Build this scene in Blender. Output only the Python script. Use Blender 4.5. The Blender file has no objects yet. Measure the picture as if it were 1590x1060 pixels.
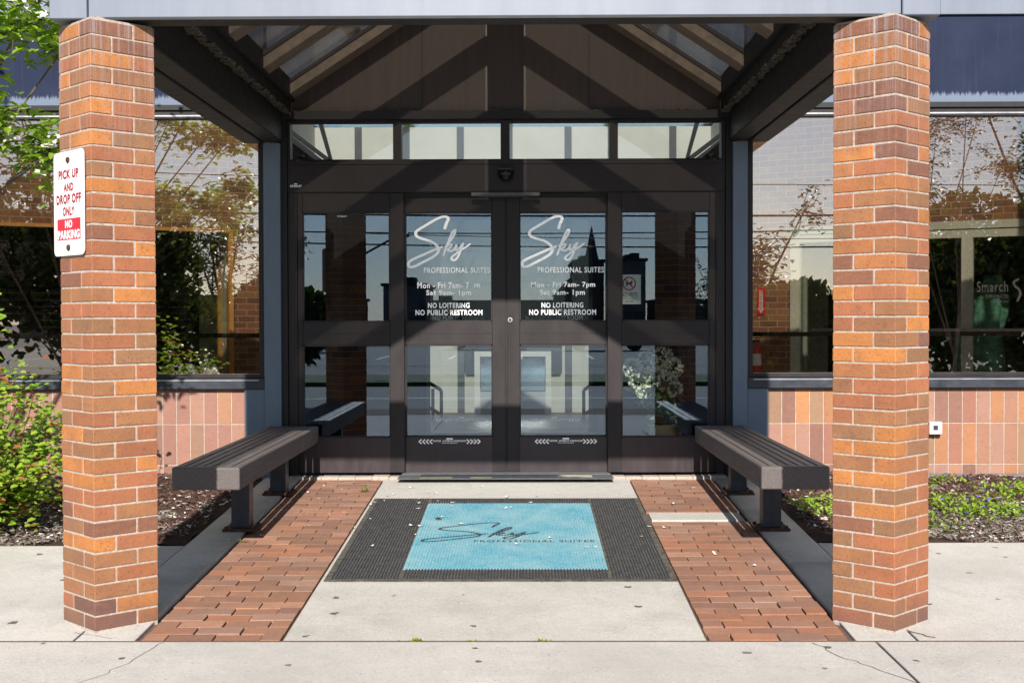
import bpy, bmesh, math, random
from math import radians as R, sin, cos, pi, tan
from mathutils import Vector, Matrix
random.seed(7)
S = bpy.context.scene
COL = S.collection

# ------------------------------------------------------------------ camera, sky, sun, exposure
SUN_EL = 31.5
cd = bpy.data.cameras.new("camera"); cam = bpy.data.objects.new("camera", cd); COL.objects.link(cam)
cam.location = (0.125, -9.4, 1.18)
cd.sensor_width = 36.0; cd.lens = 36.0*1950/1590; cd.clip_start = .05; cd.clip_end = 3000
cam.rotation_mode = 'QUATERNION'
cam.rotation_quaternion = (Matrix.Rotation(R(.5), 3, 'Z') @ Matrix.Rotation(R(90-1.03), 3, 'X') @ Matrix.Rotation(R(-.15), 3, 'Z')).to_quaternion()
S.camera = cam
w = bpy.data.worlds.new("World"); S.world = w; w.use_nodes = True
wn = w.node_tree; bg = wn.nodes['Background']
sky = wn.nodes.new('ShaderNodeTexSky'); sky.sky_type = 'NISHITA'; sky.sun_disc = False
sky.sun_elevation = R(SUN_EL); sky.sun_rotation = R(180); sky.air_density = 1.0; sky.dust_density = .5; sky.ozone_density = 2.0
hs = wn.nodes.new('ShaderNodeHueSaturation'); hs.inputs['Saturation'].default_value = .75
wn.links.new(sky.outputs[0], hs.inputs['Color']); mx = wn.nodes.new('ShaderNodeMix'); mx.data_type = 'RGBA'; mx.blend_type = 'MULTIPLY'; mx.inputs[0].default_value = 1; mx.inputs[7].default_value = (.89, .965, 1.07, 1)
wn.links.new(hs.outputs[0], mx.inputs[6]); wn.links.new(mx.outputs[2], bg.inputs[0]); bg.inputs[1].default_value = 0.074
sd = bpy.data.lights.new("sun", 'SUN'); sun = bpy.data.objects.new("sun", sd); COL.objects.link(sun)
sd.energy = 5.0; sd.angle = R(.55); sd.color = (1, .945, .87)
sun.rotation_euler = (R(90-SUN_EL), 0, 0); sun.location = (0, -20, 20)
S.view_settings.view_transform = 'Standard'; S.view_settings.look = 'None'; S.view_settings.gamma = 1
S.view_settings.exposure = 0.72
S.render.engine = 'CYCLES'
S.cycles.max_bounces = 10; S.cycles.transparent_max_bounces = 24; S.cycles.glossy_bounces = 6
S.cycles.sample_clamp_indirect = 6

# ------------------------------------------------------------------ materials
MATS = {}
def newmat(name):
    m = bpy.data.materials.new(name); m.use_nodes = True
    nt = m.node_tree; return m, nt, nt.nodes['Principled BSDF']
def N(nt, t, **kw):
    n = nt.nodes.new(t)
    for k, v in kw.items(): setattr(n, k, v)
    return n
def noise(nt, scale, detail=5, rough=.6, stretch=None, src='Object'):
    tc = N(nt, 'ShaderNodeTexCoord'); n = N(nt, 'ShaderNodeTexNoise')
    n.inputs['Scale'].default_value = scale; n.inputs['Detail'].default_value = detail; n.inputs['Roughness'].default_value = rough
    if stretch:
        mp = N(nt, 'ShaderNodeMapping'); mp.inputs['Scale'].default_value = stretch
        nt.links.new(tc.outputs[src], mp.inputs[0]); nt.links.new(mp.outputs[0], n.inputs[0])
    else: nt.links.new(tc.outputs[src], n.inputs[0])
    return n
def ramp(nt, src, a, b, ca=0.0, cb=1.0):
    r = N(nt, 'ShaderNodeMapRange'); r.inputs[1].default_value = a; r.inputs[2].default_value = b
    r.inputs[3].default_value = ca; r.inputs[4].default_value = cb
    nt.links.new(src, r.inputs[0]); return r.outputs[0]
def mix(nt, fac, a, b, mode='MIX'):
    m = N(nt, 'ShaderNodeMix', data_type='RGBA', blend_type=mode)
    for i, v in ((0, fac), (6, a), (7, b)):
        if isinstance(v, (int, float)): m.inputs[i].default_value = v
        elif isinstance(v, tuple): m.inputs[i].default_value = (*v[:3], 1)
        else: nt.links.new(v, m.inputs[i])
    return m.outputs[2]
def math_(nt, op, a, b=0.0):
    m = N(nt, 'ShaderNodeMath', operation=op)
    for i, v in ((0, a), (1, b)):
        if isinstance(v, (int, float)): m.inputs[i].default_value = v
        else: nt.links.new(v, m.inputs[i])
    return m.outputs[0]
def bump(nt, p, h, strength=.3, dist=.01):
    b = N(nt, 'ShaderNodeBump'); b.inputs['Strength'].default_value = strength; b.inputs['Distance'].default_value = dist
    nt.links.new(h, b.inputs['Height']); nt.links.new(b.outputs[0], p.inputs['Normal'])
def plain(name, col, rough=.6, var=.15, scale=12, metal=0.0, bmp=0.0, stretch=None, spec=.35):
    m, nt, p = newmat(name)
    n = noise(nt, scale, 6, .65, stretch)
    dark = tuple(c*(1-var) for c in col); lite = tuple(min(1, c*(1+var)) for c in col)
    nt.links.new(mix(nt, ramp(nt, n.outputs[0], .3, .7), dark, lite), p.inputs['Base Color'])
    p.inputs['Roughness'].default_value = rough; p.inputs['Metallic'].default_value = metal
    p.inputs['Specular IOR Level'].default_value = spec
    nt.links.new(ramp(nt, n.outputs[0], .3, .7, max(.05, rough-.1), min(1, rough+.1)), p.inputs['Roughness'])
    if bmp: bump(nt, p, n.outputs[0], bmp, .005)
    MATS[name] = m; return m
def tinted(name, rough=.8, speck=.35, scale=260, bmp=.35, stain=False, lighten=.0, blotch=.35):
    """per-face colour of each brick / tile from the 'tint' attribute, with speckle and wear"""
    m, nt, p = newmat(name)
    a = N(nt, 'ShaderNodeAttribute', attribute_name='tint')
    n1 = noise(nt, scale, 3, .75); n2 = noise(nt, 7, 5, .65); n3 = noise(nt, 38, 4, .7); n4 = noise(nt, 20, 5, .7, (1, 1, 2.2))
    c = mix(nt, ramp(nt, n2.outputs[0], .38, .72, 0, blotch), a.outputs[0], (.13, .060, .038))
    c = mix(nt, ramp(nt, n4.outputs[0], .48, .72, 0, .40), c, (.33, .150, .062))
    c = mix(nt, ramp(nt, n3.outputs[0], .56, .74, 0, .38), c, (.085, .040, .028))
    c = mix(nt, ramp(nt, n1.outputs[0], .56, .68, 0, speck), c, (.050, .028, .020))
    if stain:
        tc = N(nt, 'ShaderNodeTexCoord'); sx = N(nt, 'ShaderNodeSeparateXYZ'); nt.links.new(tc.outputs['Object'], sx.inputs[0])
        st = noise(nt, 1, 4, .6, (60, 60, 1.3))
        top = ramp(nt, sx.outputs[2], 1.9, 2.64, 0, 1)
        f = math_(nt, 'MULTIPLY', top, ramp(nt, st.outputs[0], .48, .62, 0, .5))
        c = mix(nt, f, c, (.30, .28, .30))
        bot = ramp(nt, sx.outputs[2], .16, .0, 0, .55)
        c = mix(nt, bot, c, (.10, .06, .06))
    nt.links.new(c, p.inputs['Base Color']); p.inputs['Roughness'].default_value = rough
    bump(nt, p, n1.outputs[0], bmp, .003)
    MATS[name] = m; return m
def concrete(name, col, spots=True, stain=None, bmp=.5):
    m, nt, p = newmat(name)
    big = noise(nt, 1.1, 6, .6); mid = noise(nt, 9, 6, .75); fine = noise(nt, 95, 4, .85)
    c = mix(nt, ramp(nt, big.outputs[0], .3, .7), tuple(v*.86 for v in col), tuple(v*1.1 for v in col))
    c = mix(nt, ramp(nt, mid.outputs[0], .45, .75, 0, .3), c, tuple(v*.66 for v in col))
    c = mix(nt, ramp(nt, fine.outputs[0], .54, .66, 0, .75), c, tuple(v*.42 for v in col))
    f2 = noise(nt, 70, 3, .8); c = mix(nt, ramp(nt, f2.outputs[0], .58, .68, 0, .7), c, (.70, .64, .57))
    st_ = noise(nt, 2.3, 7, .75); c = mix(nt, ramp(nt, st_.outputs[0], .50, .68, 0, .5), c, tuple(v*.64 for v in col))
    grit = noise(nt, 42, 2, .9); c = mix(nt, ramp(nt, grit.outputs[0], .66, .72, 0, .7), c, (.14, .12, .10))
    if spots:
        tc = N(nt, 'ShaderNodeTexCoord'); v = N(nt, 'ShaderNodeTexVoronoi', feature='F1', voronoi_dimensions='2D'); v.inputs['Scale'].default_value = 2.8
        wv = noise(nt, 30, 3, .6)
        ad = N(nt, 'ShaderNodeVectorMath', operation='MULTIPLY_ADD'); ad.inputs[1].default_value = (.05, .05, 0)
        nt.links.new(wv.outputs['Color'], ad.inputs[0]); nt.links.new(tc.outputs['Object'], ad.inputs[2])
        nt.links.new(ad.outputs[0], v.inputs[0])
        sz = N(nt, 'ShaderNodeSeparateColor'); nt.links.new(v.outputs['Color'], sz.inputs[0])
        thr = ramp(nt, sz.outputs[0], .45, 1, .0, .060)
        sp = math_(nt, 'LESS_THAN', v.outputs['Distance'], thr)
        c = mix(nt, math_(nt, 'MULTIPLY', sp, .85), c, (.035, .03, .03))
    if stain:
        s = noise(nt, .9, 5, .6); c = mix(nt, ramp(nt, s.outputs[0], .5, .7, 0, .6), c, stain)
    nt.links.new(c, p.inputs['Base Color']); p.inputs['Roughness'].default_value = .9
    bump(nt, p, fine.outputs[0], bmp, .004)
    MATS[name] = m; return m
def glass(name, tint, refl, gloss_rough=0.0, grcol=(1, 1, 1)):
    m = bpy.data.materials.new(name); m.use_nodes = True; nt = m.node_tree; nt.nodes.clear()
    out = N(nt, 'ShaderNodeOutputMaterial'); tr = N(nt, 'ShaderNodeBsdfTransparent'); gl = N(nt, 'ShaderNodeBsdfGlossy')
    tr.inputs[0].default_value = (*tint, 1); gl.inputs['Roughness'].default_value = gloss_rough; gl.inputs['Color'].default_value = (*grcol, 1)
    fr = N(nt, 'ShaderNodeFresnel'); fr.inputs[0].default_value = 1.5
    f = math_(nt, 'ADD', math_(nt, 'MULTIPLY', fr.outputs[0], .6), refl)
    ms = N(nt, 'ShaderNodeMixShader'); nt.links.new(f, ms.inputs[0]); nt.links.new(tr.outputs[0], ms.inputs[1]); nt.links.new(gl.outputs[0], ms.inputs[2])
    if refl > .1:
        n = noise(nt, .8, 2, .4); b = N(nt, 'ShaderNodeBump'); b.inputs['Strength'].default_value = .02; b.inputs['Distance'].default_value = .02
        nt.links.new(n.outputs[0], b.inputs['Height']); nt.links.new(b.outputs[0], gl.inputs['Normal'])
    nt.links.new(ms.outputs[0], out.inputs[0]); MATS[name] = m; return m
def leafmat(name, c1, c2, c3=None, trans=.35, rough=.45):
    m, nt, p = newmat(name)
    g = N(nt, 'ShaderNodeNewGeometry')
    c = mix(nt, g.outputs['Random Per Island'], c1, c2)
    if c3: c = mix(nt, ramp(nt, g.outputs['Random Per Island'], .86, .9), c, c3)
    nt.links.new(c, p.inputs['Base Color']); p.inputs['Roughness'].default_value = rough
    out = nt.nodes['Material Output']; tr = N(nt, 'ShaderNodeBsdfTranslucent'); ms = N(nt, 'ShaderNodeMixShader')
    nt.links.new(mix(nt, 1.0, c, (1.0, 1.0, .5), 'MULTIPLY'), tr.inputs[0]); ms.inputs[0].default_value = trans
    nt.links.new(p.outputs[0], ms.inputs[1]); nt.links.new(tr.outputs[0], ms.inputs[2]); nt.links.new(ms.outputs[0], out.inputs[0])
    MATS[name] = m; return m

M_brick = tinted('pillar brick', .8, .75, 120, .6, stain=True, blotch=.45)
M_wallbrick = tinted('interior brick', .85, .5, 90, .3, blotch=.3)
M_tile = tinted('glazed wall tile', .65, .35, 130, .2, blotch=.15)
M_paver = tinted('paving brick', .85, .4, 110, .6, blotch=.3)
M_mortar = plain('mortar', (.40, .335, .285), .95, .3, 60, bmp=.8)
M_mortar2 = plain('wall mortar', (.42, .31, .22), .95, .2, 60, bmp=.4)
M_sand = plain('joint sand', (.13, .085, .06), .95, .4, 60, bmp=.6)
M_conc = concrete('concrete', (.51, .485, .445), stain=(.40, .375, .335))
M_conc2 = concrete('kerb concrete', (.56, .53, .46), spots=False, stain=(.16, .15, .12))
M_walk = concrete('path concrete', (.475, .45, .405), spots=True)
M_bronze = plain('dark bronze paint', (.026, .021, .022), .45, .25, 5, bmp=.05, stretch=(1, 1, .3), spec=.25)
M_gable = plain('bronze gable panel', (.052, .036, .030), .5, .35, 3, bmp=.05, stretch=(5, 1, .35))
M_doorp = plain('door panel paint', (.040, .029, .032), .38, .16, 6, stretch=(3, 1, .5))
M_black = plain('black channel', (.012, .012, .013), .55, .5, 8, bmp=.1)
M_lichen = plain('lichen crust', (.10, .085, .065), .95, .9, 70, bmp=1.0)
M_soffit = plain('dark beam paint', (.012, .0105, .010), .55, .4, 4, bmp=.08, stretch=(1, 6, 6))
M_blue = plain('blue grey paint', (.135, .175, .23), .5, .14, 4, bmp=.05, stretch=(1, 1, .4))
M_steel = plain('dark steel paint', (.032, .037, .048), .4, .3, 12, bmp=.05)
M_rust = plain('rusty steel', (.07, .035, .022), .9, .6, 30, bmp=.6)
M_rail = plain('black handrail', (.012, .016, .022), .35, .2, 8)
M_white = plain('white decal', (.95, .95, .96), .3, .02, 5, metal=.5)
M_rafter = plain('bronze rafter', (.155, .12, .09), .6, .35, 14, bmp=.1)
M_cap = plain('metal line', (.45, .45, .47), .35, .1, 9, metal=.6)
M_cream = plain('cream wall', (.66, .65, .57), .85, .07, 2.2)
M_creamtrim = plain('white trim', (.78, .77, .70), .5, .06, 6)
M_jamb = plain('beige jamb', (.86, .77, .54), .7, .05, 3)
M_greenjamb = plain('pale green jamb', (.50, .54, .44), .6, .08, 3)
M_wood = plain('yellow wood', (.60, .31, .085), .5, .2, 8, stretch=(1, 1, .2))
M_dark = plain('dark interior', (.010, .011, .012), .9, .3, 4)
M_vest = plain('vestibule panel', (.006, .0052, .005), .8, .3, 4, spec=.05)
M_floor = plain('lobby floor', (.16, .15, .13), .5, .2, 20)
M_red = plain('red enamel', (.55, .02, .025), .3, .08, 8)
M_signred = plain('sign red', (.62, .015, .03), .4, .05, 8)
M_darkred = plain('sign dark red', (.30, .008, .02), .4, .05, 8)
M_signwhite = plain('sign white', (.80, .78, .78), .35, .03, 8)
M_signedge = plain('sign edge pink', (.62, .45, .45), .4, .1, 20)
M_signcream = plain('paper sign', (.80, .80, .72), .6, .05, 9)
M_inkblack = plain('black ink', (.02, .02, .022), .5, .1, 9)
M_dome = plain('black dome', (.008, .008, .009), .08, .1, 9)
M_rubbase = plain('dusty mat base', (.085, .075, .06), .95, .7, 30, bmp=.5)
M_rubber = plain('black rubber', (.040, .043, .052), .75, .5, 25, bmp=.5)
M_tube = plain('tape yellow', (.55, .5, .12), .6, .2, 20)
M_plate = plain('grey plate', (.10, .105, .11), .5, .2, 25)
M_platecream = plain('worn cream plate', (.42, .38, .25), .7, .3, 40)
M_statue = plain('verdigris bronze', (.16, .42, .30), .6, .6, 9, bmp=.2)
M_box = plain('grey plastic', (.50, .50, .48), .5, .06, 9)
M_asph = concrete('asphalt', (.085, .083, .080), spots=False, bmp=.8)
M_lot = concrete('pale asphalt', (.22, .215, .205), spots=False, bmp=.6)
M_line = plain('road paint', (.75, .74, .7), .7, .15, 20)
M_farwall = plain('far wall brown', (.10, .075, .06), .9, .2, 1)
M_farwall2 = plain('far wall grey', (.15, .15, .15), .9, .2, 1)
M_farroof = plain('far roof', (.05, .05, .055), .9, .2, 1)
M_farglass = plain('far window', (.03, .04, .05), .15, .2, 1)
M_wire = plain('cable', (.01, .01, .01), .6, .1, 4)
M_pole = plain('grey pole', (.10, .10, .10), .6, .2, 4)
M_woodpole = plain('wood pole', (.09, .065, .045), .9, .3, 4)
M_carw = plain('white car paint', (.7, .7, .7), .25, .03, 4)
M_card = plain('blue car paint', (.03, .05, .09), .25, .03, 4)
M_tyre = plain('tyre', (.015, .015, .015), .8, .1, 9)
M_bark = plain('bark', (.13, .10, .075), .95, .35, 30, bmp=.8, stretch=(1, 1, .25))
M_stem = plain('shrub stem', (.14, .10, .05), .8, .3, 30)
M_petal = plain('white petal', (.80, .74, .68), .7, .08, 40)
M_pot = plain('glazed pot', (.55, .42, .22), .4, .15, 9)
M_leaf_rose = leafmat('rose leaf', (.36, .50, .045), (.17, .34, .035), (.38, .13, .04), trans=.45)
M_leaf_dog = leafmat('dogwood leaf', (.34, .48, .05), (.16, .30, .035), trans=.5)
M_leaf_dark = leafmat('dark tree leaf', (.045, .07, .014), (.09, .11, .025), trans=.35)
M_leaf_vin = leafmat('periwinkle leaf', (.36, .48, .05), (.16, .30, .03), trans=.4)
M_leaf_dry = leafmat('dry grass leaf', (.26, .27, .08), (.16, .19, .05), trans=.3)
M_bract = leafmat('dogwood bract', (.82, .80, .70), (.70, .70, .60), trans=.3, rough=.7)
M_flower = leafmat('violet flower', (.14, .11, .62), (.22, .18, .75), trans=.2, rough=.7)
M_hyd = leafmat('cream hydrangea', (.85, .85, .70), (.70, .75, .58), trans=.2, rough=.8)
M_hydleaf = leafmat('dark bouquet leaf', (.02, .04, .015), (.03, .06, .02), trans=.2)
M_mulch = leafmat('bark mulch', (.055, .024, .018), (.11, .052, .038), (.26, .19, .14), trans=.02, rough=.95)
M_mulchbase = plain('mulch soil', (.045, .024, .018), 1, .5, 60, bmp=1)
M_gravelold = leafmat('weathered chips', (.13, .11, .095), (.27, .235, .20), (.50, .46, .41), trans=.02, rough=.95)
M_grass = plain('verge grass', (.06, .10, .02), .95, .4, 3, bmp=.6)
M_doorglass = glass('door glass', (.88, .90, .90), .072, grcol=(.64, .80, 1.0))
M_addedtint = glass('added dark tint', (.24, .27, .29), .02)
M_innerglass = glass('inner door glass', (.92, .95, .95), .015)
M_winglass = glass('bronze window glass', (.92, .86, .80), .20, grcol=(1.0, .97, .95))
M_roofglass = glass('smoked roof glass', (.60, .575, .54), .0, .2, grcol=(.9, .92, 1))
M_addedroof = glass('added roof glass', (.96, .96, .95), .01)

M_glaremirror = plain('glare_mirror', (.85, .88, .9), .08, .02, 3, metal=1.0)
# navy band with its peeled lower edge
m, nt, p = newmat('navy weathered panel')
tc = N(nt, 'ShaderNodeTexCoord'); sx = N(nt, 'ShaderNodeSeparateXYZ'); nt.links.new(tc.outputs['Object'], sx.inputs[0])
st = noise(nt, 1, 6, .7, (60, 1, 5)); st2 = noise(nt, 1, 5, .6, (30, 1, 1.2)); bl = noise(nt, 2.2, 5, .6)
edge = math_(nt, 'ADD', math_(nt, 'MULTIPLY', st.outputs[0], .14), 2.77)
f = ramp(nt, math_(nt, 'SUBTRACT', edge, sx.outputs[2]), -.012, .012)
c = mix(nt, ramp(nt, bl.outputs[0], .3, .7), (.012, .017, .040), (.022, .029, .058))
c = mix(nt, ramp(nt, st2.outputs[0], .58, .75, 0, .4), c, (.05, .06, .09))
c = mix(nt, f, c, (.14, .17, .23)); nt.links.new(c, p.inputs['Base Color']); p.inputs['Roughness'].default_value = .75; p.inputs['Specular IOR Level'].default_value = .12
M_navy = m
# pale fascia with rusty streaks
m, nt, p = newmat('pale blue fascia paint')
a = noise(nt, 1, 6, .6, (9, 9, .8)); b = noise(nt, 2, 5, .6); g_ = noise(nt, 60, 4, .7, (1, 1, .15))
c = mix(nt, ramp(nt, a.outputs[0], .3, .7), (.13, .15, .195), (.162, .182, .228))
c = mix(nt, ramp(nt, g_.outputs[0], .60, .75, 0, .35), c, (.13, .13, .15))
nt.links.new(c, p.inputs['Base Color']); p.inputs['Roughness'].default_value = .42; M_fascia = m
# peeled foundation
m, nt, p = newmat('peeled foundation paint')
a = noise(nt, 7, 6, .7)
c = mix(nt, ramp(nt, a.outputs[0], .47, .52), (.42, .20, .12), (.14, .15, .18)); c = mix(nt, ramp(nt, a.outputs[0], .62, .66), c, (.3, .34, .42))
nt.links.new(c, p.inputs['Base Color']); p.inputs['Roughness'].default_value = .9; M_found = m
# weathered bench timber (painted composite)
m, nt, p = newmat('worn dark bench paint')
a = noise(nt, 1, 6, .7, (90, 3, 90)); b = noise(nt, 14, 5, .7)
c = mix(nt, ramp(nt, a.outputs[0], .35, .7), (.070, .060, .060), (.130, .106, .098))
c = mix(nt, ramp(nt, b.outputs[0], .62, .72, 0, .7), c, (.26, .22, .19))
nt.links.new(c, p.inputs['Base Color']); p.inputs['Roughness'].default_value = .65; bump(nt, p, a.outputs[0], .3, .003); M_bench = m
# blue mat panel
m, nt, p = newmat('worn teal mat print')
a = noise(nt, 6, 6, .7); b = noise(nt, 90, 4, .7)
c = mix(nt, ramp(nt, a.outputs[0], .4, .7), (.045, .28, .38), (.13, .37, .44)); c = mix(nt, ramp(nt, b.outputs[0], .48, .66, 0, .8), c, (.42, .52, .52)); e_ = noise(nt, 2.5, 5, .7); c = mix(nt, ramp(nt, e_.outputs[0], .42, .7, 0, .6), c, (.34, .46, .47))
nt.links.new(c, p.inputs['Base Color']); p.inputs['Roughness'].default_value = .8; M_teal = m

# ------------------------------------------------------------------ helpers
def gz(y):
    """height of the ramped forecourt at depth y"""
    if y >= 0: return 0.0
    if y >= -4.08: return .0467*y
    return -.1905 + .012*(y+4.08) if y > -12 else -.2856
def tag(o, label=None, cat=None, group=None, kind=None):
    if label: o['label'] = label
    if cat: o['category'] = cat
    if group: o['group'] = group
    if kind: o['kind'] = kind
    return o
def empty(name, loc, label, cat, group=None, kind=None):
    o = bpy.data.objects.new(name, None); COL.objects.link(o); o.location = loc; o.empty_display_size = .1
    return tag(o, label, cat, group, kind)
class MB:
    def __init__(s): s.v = []; s.f = []; s.c = []
    def poly(s, pts, faces, col=None, T=None):
        b = len(s.v)
        for q in pts:
            q = Vector(q); s.v.append(T(q) if T else q)
        for f in faces: s.f.append([b+i for i in f]); s.c.append(col)
        return s
    def box(s, x0, x1, y0, y1, z0, z1, col=None, T=None):
        if x1 < x0: x0, x1 = x1, x0
        if y1 < y0: y0, y1 = y1, y0
        P = [(x0,y0,z0),(x1,y0,z0),(x1,y1,z0),(x0,y1,z0),(x0,y0,z1),(x1,y0,z1),(x1,y1,z1),(x0,y1,z1)]
        return s.poly(P, [(0,3,2,1),(4,5,6,7),(0,1,5,4),(1,2,6,5),(2,3,7,6),(3,0,4,7)], col, T)
    def prism(s, prof, y0, y1, col=None, T=None):
        """profile of (x,z) extruded along y"""
        n = len(prof); P = [(x, y0, z) for x, z in prof]+[(x, y1, z) for x, z in prof]
        F = [tuple(range(n)), tuple(range(2*n-1, n-1, -1))]+[(i, n+i, n+(i+1) % n, (i+1) % n) for i in range(n)]
        return s.poly(P, F, col, T)
    def cyl(s, p0, p1, r0, r1=None, n=10, col=None):
        r1 = r0 if r1 is None else r1; p0 = Vector(p0); p1 = Vector(p1); d = (p1-p0).normalized()
        a = d.orthogonal().normalized(); b = d.cross(a)
        P = [p0+(a*cos(2*pi*i/n)+b*sin(2*pi*i/n))*r0 for i in range(n)]+[p1+(a*cos(2*pi*i/n)+b*sin(2*pi*i/n))*r1 for i in range(n)]
        return s.poly(P, [tuple(range(n-1, -1, -1)), tuple(range(n, 2*n))]+[(i, (i+1) % n, n+(i+1) % n, n+i) for i in range(n)], col)
    def lathe(s, c, prof, n=16, rz=None):
        b = len(s.v)
        for r, z in prof:
            for i in range(n):
                rr = r*(rz(2*pi*i/n, z) if rz else 1)
                s.v.append(Vector((c[0]+rr*cos(2*pi*i/n), c[1]+rr*sin(2*pi*i/n), c[2]+z)))
        for k in range(len(prof)-1):
            for i in range(n):
                s.f.append([b+k*n+i, b+k*n+(i+1) % n, b+(k+1)*n+(i+1) % n, b+(k+1)*n+i]); s.c.append(None)
        s.f.append([b+i for i in range(n-1, -1, -1)]); s.c.append(None); s.f.append([b+(len(prof)-1)*n+i for i in range(n)]); s.c.append(None)
        return s
    def blade(s, p, d, up, L, W, fold=.25):
        """leaf: pointed oval folded along its midrib"""
        d = d.normalized(); side = d.cross(up)
        if side.length < 1e-3: side = d.orthogonal()
        side.normalize(); nrm = side.cross(d)
        P = [p, p+d*L*.35+side*W*.5+nrm*W*fold, p+d*L*.75+side*W*.38+nrm*W*fold*.8, p+d*L-nrm*L*.06, p+d*L*.75-side*W*.38+nrm*W*fold*.8, p+d*L*.35-side*W*.5+nrm*W*fold, p+d*L*.5]
        return s.poly(P, [(0,1,6),(1,2,6),(2,3,6),(3,4,6),(4,5,6),(5,0,6)])
    def build(s, name, mat, parent=None, label=None, cat=None, group=None, kind=None, bevel=0, seg=1, smooth=False, ground=False, loc=None):
        me = bpy.data.meshes.new(name)
        off = parent.location if parent else Vector(loc or (0,0,0))
        if parent and parent.parent: off = off+parent.parent.location
        vs = [Vector((v.x, v.y, v.z+(gz(v.y) if ground else 0)))-off for v in s.v]
        me.from_pydata([tuple(v) for v in vs], [], s.f); me.update()
        if any(c is not None for c in s.c):
            at = me.color_attributes.new('tint', 'FLOAT_COLOR', 'CORNER'); arr = []
            for poly in me.polygons:
                c = s.c[poly.index] or (.3,.3,.3); arr += [*c, 1.0]*poly.loop_total
            at.data.foreach_set('color', arr)
        if smooth: me.shade_smooth() if hasattr(me, 'shade_smooth') else None
        o = bpy.data.objects.new(name, me); COL.objects.link(o); me.materials.append(mat)
        if parent: o.parent = parent
        elif loc: o.location = loc
        if bevel:
            b = o.modifiers.new('bevel', 'BEVEL'); b.width = bevel; b.segments = seg; b.limit_method = 'ANGLE'
        return tag(o, label, cat, group, kind)
def B(name, mat, *boxes, each=False, **kw):
    if each: return [B(name, mat, b, **kw) for b in boxes]
    m = MB()
    for b in boxes: m.box(*b)
    return m.build(name, mat, **kw)
def copy_tree(o, parent=None, loc=None):
    c = o.copy(); COL.objects.link(c); c.parent = parent
    if loc is not None: c.location = loc
    for ch in list(o.children): copy_tree(ch, c)
    return c
# elevation-drawing units of the facade: 208 units to the metre, read in the plane of the doors
def U(x): return (x-813)/208+.125
def V(y): return 1.18+(495-y)/208
def text(mb, s, x0, x1, z0, z1, y=0.0, bold=0.0, T=None):
    """lettering fitted into the rectangle x0..x1, z0..z1, facing -y"""
    cu = bpy.data.curves.new('lettering', 'FONT'); cu.body = s; cu.size = 1; cu.offset = bold; cu.resolution_u = 4
    cu.extrude = 0; cu.space_character = 1.12
    o = bpy.data.objects.new('lettering', cu); COL.objects.link(o); bpy.context.view_layer.update()
    dg = bpy.context.evaluated_depsgraph_get(); me = bpy.data.meshes.new_from_object(o.evaluated_get(dg))
    vs = [v.co.copy() for v in me.vertices]; fs = [list(p.vertices) for p in me.polygons]
    bpy.data.objects.remove(o); bpy.data.curves.remove(cu); bpy.data.meshes.remove(me)
    ax = min(v.x for v in vs); bx = max(v.x for v in vs); ay = min(v.y for v in vs); by = max(v.y for v in vs)
    P = [(x0+(v.x-ax)/(bx-ax)*(x1-x0), y, z0+(v.y-ay)/(by-ay)*(z1-z0)) for v in vs]
    mb.poly(P, fs, None, T)
def ribbon(mb, pts, wid, y=0.0, T=None, taper=True, sub=6):
    """smooth pen stroke through (x,z) points"""
    P = [Vector((a, b)) for a, b in pts]; Q = []
    for i in range(len(P)-1):
        p0 = P[max(0, i-1)]; p1 = P[i]; p2 = P[i+1]; p3 = P[min(len(P)-1, i+2)]
        for k in range(sub):
            t = k/sub; Q.append(.5*((2*p1)+(p2-p0)*t+(2*p0-5*p1+4*p2-p3)*t*t+(3*p1-p0-3*p2+p3)*t**3))
    Q.append(P[-1]); n = len(Q); vs = []
    for i, q in enumerate(Q):
        d = (Q[min(n-1, i+1)]-Q[max(0, i-1)]).normalized(); nn = Vector((-d.y, d.x))
        ww = wid*.5*(.8+.35*abs(d.y)) if taper else wid*.5
        if taper and (i < 2 or i > n-3): ww *= .8
        vs += [(q.x+nn.x*ww, y, q.y+nn.y*ww), (q.x-nn.x*ww, y, q.y-nn.y*ww)]
    mb.poly(vs, [(2*i, 2*i+1, 2*i+3, 2*i+2) for i in range(n-1)], None, T)

BRK = [((.46,.175,.045),3),((.34,.120,.052),5),((.30,.130,.055),4),((.26,.128,.060),2.5),((.21,.085,.050),1.6),((.17,.075,.055),.5),((.38,.145,.05),2.5)]
def pick(pal, j=.08):
    r = random.random()*sum(w_ for _, w_ in pal)
    for c, w_ in pal:
        r -= w_
        if r <= 0: break
    k = 1+random.uniform(-j, j); return tuple(v*k for v in c)

# ------------------------------------------------------------------ setting: ground sheets
GX = 1.52; PX = .91; FY = -4.08
B('ground', M_grass, (-400, 400, -600, 300, -1.4, -1.0), kind='structure')
def sheet(name, mat, x0, x1, y0, y1, z=0.0, nx=2, ny=8, th=.12, **kw):
    m = MB(); ys = [y0+(y1-y0)*i/ny for i in range(ny+1)]
    for a, b in zip(ys[:-1], ys[1:]): m.box(x0, x1, a, b, z-th, z)
    return m.build(name, mat, ground=True, kind='structure', **kw)
def slabs(name, mat, rects, z, th=.12, bev=.004):
    m = MB()
    for (x0, x1, y0, y1) in rects:
        g = .006; m.box(x0+g, x1-g, y0+g, y1-g, z-th, z)
    return m.build(name, mat, ground=True, kind='structure', bevel=bev, seg=2)
slabs('path', M_walk, [(-PX, PX, FY, -.15)], 0)
sheet('joint_bed', M_sand, -9, 9, -9.3, -.02, -.016, ny=30)
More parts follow.
